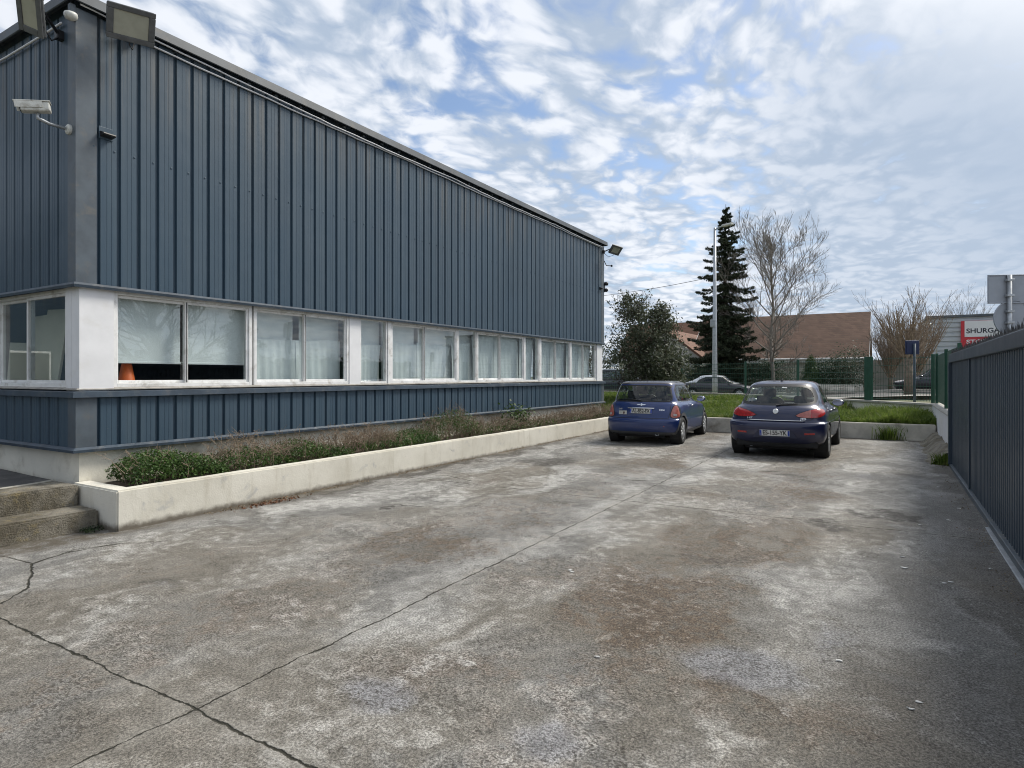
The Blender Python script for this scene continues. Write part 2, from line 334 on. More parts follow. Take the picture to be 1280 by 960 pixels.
    jl = [jline(X, -2.82, .007), jline(Y, 1.75, .0095), jline(Y, 7.38, .009), jline(Y, 13.0, .010), 
          crack([(-6.19, 3.12), (-6.3, 2.75), (-6.16, 2.41), (-5.49, 2.12), (-5.27, 1.87), (-5.6, 1.75)], .014),
          crack([(-6.19, 3.12), (-6.35, 2.8), (-6.16, 2.41), (-6.9, 2.35)], .008), crack([(-6.0, 3.35), (-6.19, 3.12)], .006), crack([(-6.66, 7.6), (-5.9, 7.8), (-5.3, 7.6)], .012)]
    jm = None; jh = None
    for dd, wd in jl:
        hw = t.m('MULTIPLY', t.ss(nj, .3, .75, .4, 1.6), wd)
        a = t.m('SUBTRACT', 1.0, t.m('DIVIDE', dd, hw), clamp=True); b = t.ss(dd, .13, 0)
        jm = a if jm is None else t.m('MAXIMUM', jm, a); jh = b if jh is None else t.m('MAXIMUM', jh, b)
    c = t.mix(t.m('MULTIPLY', jh, t.ss(mm, .42, .62, .05, .5)), c, (.30, .285, .25))
    c = t.mix(t.ss(jm, .0, .5, 0, .95), c, (.028, .026, .016))
    # sediment along the foot of the planter and at the gate track
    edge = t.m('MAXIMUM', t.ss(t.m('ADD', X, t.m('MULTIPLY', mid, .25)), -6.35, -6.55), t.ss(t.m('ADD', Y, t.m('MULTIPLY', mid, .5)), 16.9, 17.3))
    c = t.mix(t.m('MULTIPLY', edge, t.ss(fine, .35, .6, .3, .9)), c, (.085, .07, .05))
    rough = t.ss(fl, .2, 1.0, .78, .92)
    p = t.n('ShaderNodeBsdfPrincipled', {'Base Color': c, 'Roughness': rough, 'Specular IOR Level': .35})
    h = t.m('ADD', t.m('MULTIPLY', grain, .5), t.m('MULTIPLY', fine, .8))
    h = t.m('SUBTRACT', h, t.m('MULTIPLY', pits, .6)); h = t.m('SUBTRACT', h, t.m('MULTIPLY', jm, 1.2)); h = t.m('ADD', h, t.m('MULTIPLY', mid, 1.2))
    t.put(p.inputs['Normal'], t.n('ShaderNodeBump', {'Height': h, 'Strength': .75, 'Distance': .018}).outputs[0])
    t.n('ShaderNodeOutputMaterial', {0: p.outputs[0]})
    return m
M_YARD = yard_mat()

# ------------------------------------------------------------------ object helpers
def tag(o, label=None, cat=None, group=None, kind=None):
    for k, v in (('label', label), ('category', cat), ('group', group), ('kind', kind)):
        if v: o[k] = v
    return o
def thing(name, label, cat, loc=(0, 0, 0), rz=0, group=None):
    o = bpy.data.objects.new(name, None); COL.objects.link(o); o.empty_display_size = .2
    o.location = loc; o.rotation_euler = (0, 0, rz)
    return tag(o, label, cat, group)
def link(name, me, mats, parent=None, smooth=False):
    if smooth:
        for p in me.polygons: p.use_smooth = True
    o = bpy.data.objects.new(name, me); COL.objects.link(o)
    for m in (mats if isinstance(mats, (list, tuple)) else [mats]): me.materials.append(m)
    if parent is not None: o.parent = parent
    return o
class G:
    """collects vertices and faces of ONE mesh"""
    def __init__(s): s.v = []; s.f = []; s.mi = []
    def add(s, vs, fs, mi=0):
        b = len(s.v); s.v += [tuple(v) for v in vs]
        for f in fs: s.f.append([b+i for i in f]); s.mi.append(mi)
    def box(s, lo, hi, mi=0, M=None):
        (x0, y0, z0), (x1, y1, z1) = lo, hi
        vs = [(x0, y0, z0), (x1, y0, z0), (x1, y1, z0), (x0, y1, z0), (x0, y0, z1), (x1, y0, z1), (x1, y1, z1), (x0, y1, z1)]
        if M is not None: vs = [M @ Vector(v) for v in vs]
        s.add(vs, [(3, 2, 1, 0), (4, 5, 6, 7), (0, 1, 5, 4), (1, 2, 6, 5), (2, 3, 7, 6), (3, 0, 4, 7)], mi)
    def bbox(s, lo, hi, b=.01, mi=0, M=None):
        """box with all edges chamfered"""
        bm = bmesh.new(); bmesh.ops.create_cube(bm, size=1)
        c = [(l+h)/2 for l, h in zip(lo, hi)]; d_ = [h-l for l, h in zip(lo, hi)]
        for v in bm.verts: v.co = Vector([v.co[i]*d_[i]+c[i] for i in range(3)])
        bmesh.ops.bevel(bm, geom=bm.edges[:], offset=min(b, min(d_)*.45), segments=2, affect='EDGES', profile=.5)
        bm.verts.index_update()
        vs = [M @ v.co if M is not None else v.co for v in bm.verts]
        s.add(vs, [[v.index for v in f.verts] for f in bm.faces], mi); bm.free()
    def tube(s, pts, r, n=6, mi=0, cap=True):
        pts = [Vector(p) for p in pts]; rs = r if isinstance(r, (list, tuple)) else [r]*len(pts)
        b = len(s.v); up = None
        for i, p in enumerate(pts):
            dr = (pts[min(i+1, len(pts)-1)]-pts[max(i-1, 0)])
            if dr.length < 1e-9: dr = Vector((0, 0, 1))
            dr.normalize()
            if up is None or abs(up.dot(dr)) > .98: up = Vector((1, 0, 0)) if abs(dr.x) < .9 else Vector((0, 1, 0))
            a = dr.cross(up).normalized(); c = a.cross(dr).normalized(); up = c
            for k in range(n):
                th = 2*math.pi*k/n
                s.v.append(tuple(p+(a*math.cos(th)+c*math.sin(th))*rs[i]))
        for i in range(len(pts)-1):
            for k in range(n):
                k2 = (k+1) % n
                s.f.append([b+i*n+k, b+i*n+k2, b+(i+1)*n+k2, b+(i+1)*n+k]); s.mi.append(mi)
        if cap:
            s.f.append([b+k for k in range(n)][::-1]); s.mi.append(mi)
            e = b+(len(pts)-1)*n; s.f.append([e+k for k in range(n)]); s.mi.append(mi)
    def lathe(s, prof, n=24, M=None, mi=0):
        """prof: (r, h) along local z"""
        b = len(s.v)
        for r, h in prof:
            for k in range(n):
                th = 2*math.pi*k/n; v = Vector((r*math.cos(th), r*math.sin(th), h))
                s.v.append(tuple(M @ v if M is not None else v))
        for i in range(len(prof)-1):
            for k in range(n):
                k2 = (k+1) % n
                s.f.append([b+i*n+k, b+i*n+k2, b+(i+1)*n+k2, b+(i+1)*n+k]); s.mi.append(mi)
        s.f.append([b+k for k in range(n)][::-1]); s.mi.append(mi)
        e = b+(len(prof)-1)*n; s.f.append([e+k for k in range(n)]); s.mi.append(mi)
    def prism(s, poly, ax, a, b_, mi=0, M=None):
        """2-D polygon extruded along axis ax (0,1,2) from a to b_"""
        n = len(poly); vs = []
        for q in (a, b_):
            for (u, v) in poly:
                p = {0: (q, u, v), 1: (u, q, v), 2: (u, v, q)}[ax]
                vs.append(M @ Vector(p) if M is not None else p)
        s.add(vs, [list(range(n))[::-1], [n+i for i in range(n)]]+[[i, (i+1) % n, n+(i+1) % n, n+i] for i in range(n)], mi)
    def mesh(s, name):
        me = bpy.data.meshes.new(name); me.from_pydata(s.v, [], s.f)
        if any(s.mi): me.polygons.foreach_set('material_index', s.mi)
        me.update()
        return me
    def obj(s, name, mats, parent=None, smooth=False, fixn=True):
        me = s.mesh(name)
        if fixn:
            bm = bmesh.new(); bm.from_mesh(me); bmesh.ops.recalc_face_normals(bm, faces=bm.faces); bm.to_mesh(me); bm.free()
        return link(name, me, mats, parent, smooth)
def text_obj(name, body, size, mat, M, parent=None, ext=.002, bold=0.0, width=None):
    """lettering lying in local XY, turned and placed by the matrix M (in parent space)"""
    cu = bpy.data.curves.new(name, 'FONT'); cu.body = body; cu.size = size; cu.extrude = ext; cu.align_x = 'CENTER'; cu.align_y = 'CENTER'; cu.offset = bold
    to = bpy.data.objects.new(name, cu); COL.objects.link(to)
    bpy.context.view_layer.update()
    me = bpy.data.meshes.new_from_object(to.evaluated_get(bpy.context.evaluated_depsgraph_get()))
    bpy.data.objects.remove(to)
    me.materials.clear()
    if width:
        xs = [v.co.x for v in me.vertices]; k = width/(max(xs)-min(xs))
        for v in me.vertices: v.co.x *= k
    me.transform(M)
    return link(name, me, mat, parent)
def leaf_mesh(name, P, N, size, aspect=.5, jit=.35, rng=None, fold=False):
    """many leaf quads: P centres, N rough facing directions, size per leaf"""
    rng = rng or np.random.default_rng(1)
    n = len(P); P = np.asarray(P, float); N = np.asarray(N, float)
    N = N+rng.normal(0, jit, (n, 3)); N /= np.linalg.norm(N, axis=1)[:, None]+1e-9
    T = np.cross(N, rng.normal(0, 1, (n, 3))); T /= np.linalg.norm(T, axis=1)[:, None]+1e-9
    B = np.cross(N, T)
    sz = np.asarray(size)*np.ones(n); a = sz[:, None]
    V = np.stack([P-T*a*.5, P+B*a*aspect*.5+T*a*.05, P+T*a*.5, P-B*a*aspect*.5+T*a*.05], 1).reshape(-1, 3)
    me = bpy.data.meshes.new(name)
    me.vertices.add(4*n); me.loops.add(4*n); me.polygons.add(n)
    me.vertices.foreach_set('co', V.ravel()); me.loops.foreach_set('vertex_index', np.arange(4*n, dtype=np.int32))
    me.polygons.foreach_set('loop_start', np.arange(0, 4*n, 4, dtype=np.int32))
    me.update(calc_edges=True)
    return me
def fnoise(seed):
    """cheap smooth 3-D value noise for numpy points"""
    rr = np.random.default_rng(seed); ks = rr.normal(0, 1, (10, 3)); ph = rr.uniform(0, 6.28, 10)
    return lambda P, s=1.0: np.sin(P @ ks.T*s+ph).mean(1)*1.8
def obj_copy(o, parent=None):
    c = o.copy(); COL.objects.link(c); c.parent = parent
    for ch in o.children: obj_copy(ch, c)
    return c
def ground_z(y): return min(max((y-3)*.006, 0), .085)

# ================================================================== GROUND
def sheet(name, xs, ys, zf, mat, kind='structure', smooth=True):
    g = G(); nx, ny = len(xs), len(ys)
    g.v = [(x, y, zf(x, y)) for y in ys for x in xs]
    g.f = [[j*nx+i, j*nx+i+1, (j+1)*nx+i+1, (j+1)*nx+i] for j in range(ny-1) for i in range(nx-1)]; g.mi = [0]*len(g.f)
    return tag(g.obj(name, mat, smooth=smooth, fixn=False), kind=kind)
def sstep(a, b, x):
    t_ = min(1, max(0, (x-a)/(b-a))); return t_*t_*(3-2*t_)
STREET_Z = .34
M_EARTH = plain('street_side_ground', (.11, .12, .06), .95, 0, .35, .6, .5, 20, dirt=(.16, .13, .09), dscale=.5)
M_ASPH = plain('grey_asphalt', (.095, .093, .09), .9, 0, .18, 2, .4, 90, dirt=(.13, .125, .12), dscale=.6)
M_PAVE = plain('pale_pavement', (.36, .34, .31), .9, 0, .12, 1.2, .3, 60, dirt=(.27, .25, .22), dscale=.9)
M_GRASSBASE = plain('lawn_soil_green', (.06, .085, .022), .95, 0, .35, 1.2, .6, 30, dirt=(.12, .10, .05), dscale=.8)
def street_z(x): return .22+.38*sstep(-7, 3, x)
def base_z(x, y): return -.12+(.44)*sstep(17.5, 20, y)*(1-sstep(29, 33, y))+(street_z(x)+.08)*sstep(29, 33, y)
xs = [-600, -250, -120, -60, -40]+list(np.arange(-30, 31, 3.0))+[40, 60, 120, 250, 600]
ys = [-600, -250, -100, -50, -25, -12]+list(np.arange(-9, 70, 1.5))+[90, 140, 250, 600, 900]
sheet('ground', xs, ys, base_z, M_EARTH)
sheet('yard', [-7.0, -6.5, -5, -3, -1, .6, 1.05, 4, 10, 30], [-14, -8, -4, 0, 2, 3, 6, 9, 12, 15, 17.15], lambda x, y: ground_z(y), M_YARD)
def lawn_z(x, y):
    return .40+.32*sstep(17.2, 24, y)+.035*math.sin(x*.9+y*.4)+.03*math.sin(y*1.1-x*.3)
M_LAWNSH = M_GRASSBASE
WALL = [(1.04, 19.1), (-5.06, 25.9), (-8.0, 27.1), (-32, 29.3)]
def wall_y(x):
    pts = sorted(WALL)
    for (ax, ay), (bx, by) in zip(pts[:-1], pts[1:]):
        if ax <= x <= bx: return ay+(by-ay)*(x-ax)/(bx-ax)
    return pts[-1][1] if x > pts[-1][0] else pts[0][1]
g = G()
lx = list(np.linspace(-31, 1.0, 65)); rows = 22
for x in lx:
    y0 = 17.22 if x > -7.0 else 18.5 if x > -7.05 else 17.22; y1 = wall_y(x)-.05
    for r_ in range(rows+1):
        y = y0+(y1-y0)*r_/rows; g.v.append((x, y, lawn_z(x, y)))
for i in range(len(lx)-1):
    for r_ in range(rows):
        a = i*(rows+1)+r_; g.f.append([a, a+rows+1, a+rows+2, a+1]); g.mi.append(0)
tag(g.obj('lawn', M_LAWNSH, smooth=True, fixn=False), kind='structure')
# street beyond the wall, its pavement and the verge
SX = [-90, -40, -20]+list(np.arange(-12, 9, 1.0))+[20, 40, 90]
sheet('street', SX, [35.0, 38, 41, 48.0], lambda x, y: street_z(x), M_ASPH)
sheet('pavement', SX, [48.12, 50.0], lambda x, y: street_z(x)+.14, M_PAVE)
sheet('near_pavement', SX, [33.4, 34.88], lambda x, y: street_z(x)+.13, M_PAVE)
def kerb_line(name, y):
    g = G()
    for x in SX: g.v += [(x, y, street_z(x)-.1), (x, y+.12, street_z(x)-.1), (x, y+.12, street_z(x)+.145), (x, y, street_z(x)+.145)]
    for i in range(len(SX)-1):
        for k in range(4): g.f.append([i*4+k, i*4+(k+1) % 4, i*4+4+(k+1) % 4, i*4+4+k]); g.mi.append(0)
    tag(g.obj(name, M_KERB), kind='structure')
kerb_line('kerb', 48.0); kerb_line('near_kerb', 34.88)

# ================================================================== THE HALL (industrial building)
XB, YB, YE = -7.54, 3.35, 18.0
XL = -26.0                                        # how far the left front runs out of the picture
Z0, Z1, Z2, Z3, Z4, Z5 = .80, 1.37, 1.42, 2.60, 5.575, 5.72
hall = thing('industrial_building', 'long flat roofed hall clad in slate blue ribbed metal with a white window band', 'building', (XB, YB, 0))
HO = Vector((XB, YB, 0))
def part(g, name, mats, smooth=False, parent=hall, fixn=True):
    """world coordinates -> local to the hall"""
    g.v = [(x-HO.x, y-HO.y, z-HO.z) for x, y, z in g.v]
    return g.obj(name, mats, parent, smooth, fixn)
PITCH = .219
def ribbed(g, a0, a1, z0, z1, place, first):
    """profile (along, out) swept up from z0 to z1; place(a, out, z) -> point"""
    prof = [(a0, 0)]
    c = first
    while c < a1-.05:
        if c > a0:
            for da, o in ((-.027, 0), (-.017, -.030), (.011, -.030), (.021, 0), (.082, 0), (.0835, -.0022), (.0875, -.0022), (.089, 0), (.132, 0), (.1335, -.0022), (.1375, -.0022), (.139, 0)):
                if a0 < c+da < a1: prof.append((c+da, o))
        c += PITCH
    prof.append((a1, 0))
    for (p, o), (q, o2) in zip(prof[:-1], prof[1:]):
        g.add([place(p, o, z0), place(q, o2, z0), place(q, o2, z1), place(p, o, z1)], [(0, 1, 2, 3)])
side = lambda a, o, z: (XB+o, a, z)
left = lambda a, o, z: (a, YB-o, z)
back = lambda a, o, z: (a, YE+o, z)
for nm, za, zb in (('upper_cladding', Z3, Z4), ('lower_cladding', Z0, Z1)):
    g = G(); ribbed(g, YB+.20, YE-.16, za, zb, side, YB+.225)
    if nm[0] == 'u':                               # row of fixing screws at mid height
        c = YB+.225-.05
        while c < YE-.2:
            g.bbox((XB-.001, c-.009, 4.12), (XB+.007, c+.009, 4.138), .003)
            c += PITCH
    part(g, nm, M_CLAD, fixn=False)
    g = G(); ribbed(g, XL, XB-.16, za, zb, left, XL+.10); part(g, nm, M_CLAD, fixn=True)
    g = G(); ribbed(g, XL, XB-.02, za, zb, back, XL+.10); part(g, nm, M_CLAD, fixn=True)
# folded corner flashings
for y_, s_ in ((YB, 1), (YE, -1)):
    for za, zb in ((Z0, Z1), (Z3, Z4)):
        g = G(); t_ = .006
        g.prism([(XB-.17, y_), (XB-.17, y_-s_*t_), (XB+t_, y_-s_*t_), (XB+t_, y_+s_*.205), (XB, y_+s_*.205), (XB, y_)], 2, za, zb)
        part(g, 'corner_flashing', M_TRIM)
# flashings: foot of the lower cladding, sill nose, drip under the upper cladding
def ring(name, mat, prof):
    """profile (out, z) run along left front, right side and back of the hall with mitred corners"""
    g = G(); n = len(prof)
    path = [(XL, YB, 0, -1), (XB, YB, 1, -1), (XB, YE, 1, 1), (XL, YE, 0, 1)]
    for (x, y, ox, oy) in path:
        for (o, z) in prof: g.v.append((x+ox*o, y+oy*o, z))
    for i in range(3):
        for k in range(n):
            k2 = (k+1) % n; g.f.append([i*n+k, i*n+k2, (i+1)*n+k2, (i+1)*n+k]); g.mi.append(0)
    return part(g, name, mat)
ring('foot_flashing', M_TRIMD, [(-.05, .752), (.045, .745), (.048, .775), (.01, .799), (-.05, .799)])
ring('sill_flashing', M_TRIMD, [(-.12, 1.425), (.045, 1.405), (.050, 1.345), (.044, 1.343), (.037, 1.371), (-.12, 1.371)])
ring('drip_flashing', M_TRIMD, [(-.10, 2.598), (.030, 2.598), (.036, 2.575), (.030, 2.545), (.024, 2.547), (.024, 2.568), (-.10, 2.568)])
ring('roof_parapet', M_ROOFTRIM, [(-.30, 5.725), (.085, 5.725), (.095, 5.615), (.085, 5.607), (.07, 5.617), (.06, 5.70), (-.30, 5.70)])
ring('eave_batten', M_TRIMD, [(-.12, 5.70), (-.03, 5.70), (-.03, 5.579), (-.12, 5.579)])
ring('plinth', M_PLINTH, [(-.30, .744), (-.055, .744), (-.055, -.3), (-.30, -.3)])
g = G(); g.box((XL, YB+.25, 5.62), (XB-.25, YE-.25, 5.69)); part(g, 'roof', M_ROOFTRIM)
# eave clips between the cladding and the parapet
c = YB+.35
while c < YE-.2:
    g = G(); g.box((XB-.028, c, 5.582), (XB+.03, c+.045, 5.612)); part(g, 'eave_bracket', M_TRIM); c += .438
# wall behind the cladding with the window band left open, floor and inner partition
g = G()
for za, zb in ((-.2, 1.368), (2.62, 5.5)):
    g.box((XL, YB+.13, za), (XB-.13, YB+.20, zb)); g.box((XB-.20, YB+.21, za), (XB-.13, YE-.13, zb)); g.box((XL, YE-.20, za), (XB-.21, YE-.13, zb))
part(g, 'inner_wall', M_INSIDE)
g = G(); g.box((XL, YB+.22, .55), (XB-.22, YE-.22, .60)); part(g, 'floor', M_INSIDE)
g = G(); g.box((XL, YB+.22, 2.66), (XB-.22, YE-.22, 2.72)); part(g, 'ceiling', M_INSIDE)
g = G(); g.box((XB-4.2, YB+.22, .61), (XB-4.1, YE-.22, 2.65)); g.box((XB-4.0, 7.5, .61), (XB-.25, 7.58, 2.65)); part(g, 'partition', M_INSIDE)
WZ0, WZ1 = 1.428, 2.565                          # window band
# white corner piers and panels
XW = XB-.055                                     # face of the frames
g = G(); g.box((XB-.20, YB+.045, WZ0-.01), (XB-.028, YB+.40, WZ1)); g.box((XB-.32, YB+.045, WZ0-.01), (XB-.205, YB+.20, WZ1)); part(g, 'corner_pier', M_WHITEP)
g = G(); g.box((XB-.20, 17.55, WZ0-.01), (XB-.03, YE-.045, WZ1)); part(g, 'corner_pier', M_WHITEP)
g = G(); g.box((XB-.14, 7.405, WZ0), (XB-.045, 7.645, WZ1)); part(g, 'infill_panel', M_WHITEP)
for y0, y1 in ((8.33, 8.41), (13.92, 14.0)):
    g = G(); g.box((XB-.14, y0, WZ0), (XB-.045, y1, WZ1)); part(g, 'mullion', M_WHITE)
ring('window_sill', M_SILL, [(-.16, 1.455), (-.052, 1.450), (-.012, 1.436), (-.012, 1.426), (-.16, 1.426)])
def rect_frame(g, y0, y1, z0, z1, wd, xa, xb):
    """four butted bars of a rectangular frame in the side wall"""
    g.bbox((xa, y0, z0), (xb, y0+wd, z1), .004); g.bbox((xa, y1-wd, z0), (xb, y1, z1), .004)
    g.bbox((xa, y0+wd+.0005, z0), (xb, y1-wd-.0005, z0+wd), .004); g.bbox((xa, y0+wd+.0005, z1-wd), (xb, y1-wd-.0005, z1), .004)
def wpart(g, name, mat, parent, smooth=False):
    g.v = [(x-HO.x, y-HO.y, z) for x, y, z in g.v]
    return g.obj(name, mat, parent, smooth)
rng = np.random.default_rng(3)
def curtain(g, x, y0, y1, z0, ztops, lean=(0, 0), folds=.006):
    n = 28; vs = []; m_ = 10
    for i in range(n+1):
        u = i/n
        k = u*(len(ztops)-1); i0 = min(int(k), len(ztops)-2); zt = ztops[i0]+(ztops[i0+1]-ztops[i0])*(k-i0)
        for j in range(m_+1):
            v = j/m_
            yy = y0+(y1-y0)*u+lean[0]*(1-u)*(1-v)+lean[1]*u*(1-v)
            vs.append((x+folds*math.sin(u*17+v*1.2)*(.35+.65*(1-v))+.008*math.sin(u*41+2*v), yy, z0+(zt-z0)*v))
    fs = [(i*(m_+1)+j, (i+1)*(m_+1)+j, (i+1)*(m_+1)+j+1, i*(m_+1)+j+1) for i in range(n) for j in range(m_)]
    b = len(vs); vs2 = [(a-.004, b_, c) for a, b_, c in vs]
    g.add(vs+vs2, fs+[tuple(b+i for i in f[::-1]) for f in fs])
def pane_box(g, y0, y1, z0, z1, x):
    g.box((x-.004, y0, z0), (x, y1, z1))
def slider(y0, y1, split, blind=None, cur=None):
    """sliding window of two sashes, the right one running in front"""
    g = G(); rect_frame(g, y0, y1, WZ0+.022, WZ1, .045, XB-.14, XW)
    wdw = wpart(g, 'window', M_WHITE, hall)
    for k, (a, b, xo) in enumerate(((y0+.046, split+.02, -.058), (split-.02, y1-.046, -.018))):
        g = G(); rect_frame(g, a, b, WZ0+.068, WZ1-.046, .034, XW+xo-.036, XW+xo); wpart(g, 'sash', M_WHITE, wdw)
        g = G(); pane_box(g, a+.033, b-.033, WZ0+.10, WZ1-.078, XW+xo-.016); wpart(g, 'pane', M_GLASS, wdw)
        if blind:
            g = G(); g.box((XB-.235, a+.02, blind), (XB-.225, b+.04, WZ1+.02)); g.bbox((XB-.24, a+.02, blind-.03), (XB-.22, b+.04, blind), .006)
            wpart(g, 'roller_blind', M_BLIND, wdw)
        if cur:
            tops, lean = cur[k]
            g = G(); curtain(g, XB-.235, a-.03, b+.03, WZ0-.05, tops, lean); wpart(g, 'curtain', M_CURT, wdw, True)
            g = G(); g.box((XB-.30, a-.04, WZ0-.02), (XB-.292, b+.04, WZ1+.03)); wpart(g, 'backing_sheet', M_BACK, wdw)
    g = G(); g.bbox((XW-.034, split-.012, WZ0+.07), (XW-.017, split+.006, WZ1-.05), .003); wpart(g, 'sash_seal', M_BLACK, wdw)
    return wdw
def fixed(y0, y1, cur):
    g = G(); rect_frame(g, y0, y1, WZ0+.022, WZ1, .035, XB-.14, XW-.005)
    wdw = wpart(g, 'window', M_WHITE, hall)
    g = G(); pane_box(g, y0+.034, y1-.034, WZ0+.056, WZ1-.034, XW-.04); wpart(g, 'pane', M_GLASS, wdw)
    tops, lean = cur
    g = G(); curtain(g, XB-.235, y0-.02, y1+.02, WZ0-.05, tops, lean); wpart(g, 'curtain', M_CURT, wdw, True)
    g = G(); g.box((XB-.30, y0-.03, WZ0-.02), (XB-.292, y1+.03, WZ1+.03)); wpart(g, 'backing_sheet', M_BACK, wdw)
slider(3.76, 5.575, 4.645, blind=1.76)
slider(5.61, 7.40, 6.52, cur=[((2.11, 2.12, 2.13), (0, -.06)), ((2.10, 2.13, 2.16, 2.15), (0, .0))])
fixed(7.65, 8.325, ((2.14, 2.12, 2.13), (0, -.10)))
slider(8.415, 10.43, 9.375, cur=[((2.34, 2.20, 2.17, 2.19), (0, -.10)), ((2.22, 2.20, 2.17), (0, -.28))])
fixed(10.45, 11.12, ((2.24, 2.27, 2.29), (.05, -.08)))
slider(11.14, 13.2, 12.1, cur=[((2.45, 2.50, 2.52), (.14, -.05)), ((2.52, 2.56, 2.42), (0, .02))])
fixed(13.22, 13.91, ((2.5, 2.5, 2.49), (0, -.09)))
slider(14.01, 15.77, 14.89, cur=[((2.54, 2.54), (0, -.03)), ((2.54, 2.54), (0, -.12))])
slider(15.79, 17.54, 16.65, cur=[((2.54, 2.54), (0, -.05)), ((2.54, 2.54), (0, -.2))])
# windows of the left front (seen at a slant, bare of curtains)
def lframe(g, x0, x1, z0, z1, wd, ya, yb):
    g.bbox((x0, ya, z0), (x0+wd, yb, z1), .004); g.bbox((x1-wd, ya, z0), (x1, yb, z1), .004)
    g.bbox((x0+wd+.0005, ya, z0), (x1-wd-.0005, yb, z0+wd), .004); g.bbox((x0+wd+.0005, ya, z1-wd), (x1-wd-.0005, yb, z1), .004)
YW = YB+.055
for x1 in (XB-.33, XB-2.25, XB-4.17):
    x0 = x1-1.90; sp = x1-1.02
    g = G(); lframe(g, x0, x1, WZ0+.022, WZ1, .045, YW, YB+.14); wdw = wpart(g, 'window', M_WHITE, hall)
    for a, b, yo in ((x0+.046, sp+.02, .058), (sp-.02, x1-.046, .018)):
        g = G(); lframe(g, a, b, WZ0+.068, WZ1-.046, .034, YW+yo, YW+yo+.036); wpart(g, 'sash', M_WHITE, wdw)
        g = G(); g.box((a+.033, YW+yo+.016, WZ0+.10), (b-.033, YW+yo+.02, WZ1-.078)); wpart(g, 'pane', M_GLASS, wdw)

# ---- things inside the windows
g = G(); g.bbox((XB-.95, 3.75, 1.35), (XB-.26, 7.3, 1.39), .006)
for x in (XB-.9, XB-.32):
    for y in (3.85, 5.5, 7.2): g.box((x-.03, y-.03, .60), (x+.03, y+.03, 1.349))
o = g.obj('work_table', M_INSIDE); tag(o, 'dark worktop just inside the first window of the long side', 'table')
cone = thing('traffic_cone', 'orange traffic cone standing inside the first window under the blind', 'traffic cone', (XB-.36, 4.06, 1.39))
g = G(); g.lathe([(.115, .022), (.11, .03), (.022, .52), (.015, .53)], 20); g.obj('cone_body', M_ORANGE, cone, True)
g = G(); g.bbox((-.17, -.17, 0), (.17, .17, .022), .01); g.obj('cone_base', M_ORANGE, cone)
for i, (x, wd, ht, lean, lb) in enumerate(((-9.0, .56, 1.06, .10, 'tall pale board leaning inside the left front window nearest the corner'),
                                         (-9.42, .36, 1.0, .07, 'narrow pale board between two others inside the left front window'),
                                         (-10.05, .66, .66, .12, 'low pale board leaning in the sash left of the mullion'))):
    bd = G(); M = Matrix.Translation((x, YB+.30+.05*i, 1.37)) @ Matrix.Rotation(R(-7+2*i), 4, 'X') @ Matrix.Rotation(lean*.35*(1 if i != 1 else -1), 4, 'Y')
    bd.bbox((-wd/2, 0, 0), (wd/2, .03, ht), .004, M=M)
    tag(bd.obj('leaning_board', M_BOARD), lb, 'board', 'boards leaning inside the left front windows')
g = G(); g.bbox((-11.0, YB+.24, 1.32), (XB-.3, YB+.6, 1.36), .005); g.box((-10.9, YB+.27, .6), (XB-.35, YB+.31, 1.319))
tag(g.obj('inner_shelf', M_INSIDE), 'dark shelf carrying the boards behind the left front window', 'shelf')

# ---- cables, lamps and cameras fixed to the hall
M_CABLE = plain('white_cable', (.72, .72, .74), .4, 0, .06, 8)
def sag(a, b, n, drop, seed):
    rr = random.Random(seed); a, b = Vector(a), Vector(b)
    return [a+(b-a)*(i/n)+Vector((0, 0, -drop*math.sin(math.pi*((i*2.7/n) % 1))+rr.uniform(-.006, .006))) for i in range(n+1)]
g = G(); g.tube(sag((XB+.022, YB+.55, 5.515), (XB+.022, YE-.25, 5.515), 50, .012, 1), .012, 6)
tag(g.obj('electric_cable', M_CABLE, smooth=True), 'straight white cable clipped along the top edge of the long cladding', 'cable')
g = G(); g.tube(sag((XB+.05, YB+.02, 5.60), (XB+.05, YB+2.0, 5.56), 12, .0, 2)+sag((XB+.05, YB+2.1, 5.555), (XB+.05, YE-.2, 5.55), 50, .03, 5), .011, 6)
tag(g.obj('electric_cable', M_CABLE, smooth=True), 'white cable sagging from the hall corner and crossing above the straight one', 'cable')
g = G(); g.tube(sag((XL, YB-.03, 5.47), (XB-.25, YB-.03, 5.47), 40, .012, 3), .013, 6)
tag(g.obj('electric_cable', M_CABLE, smooth=True), 'white cable along the top of the left front wall', 'cable')
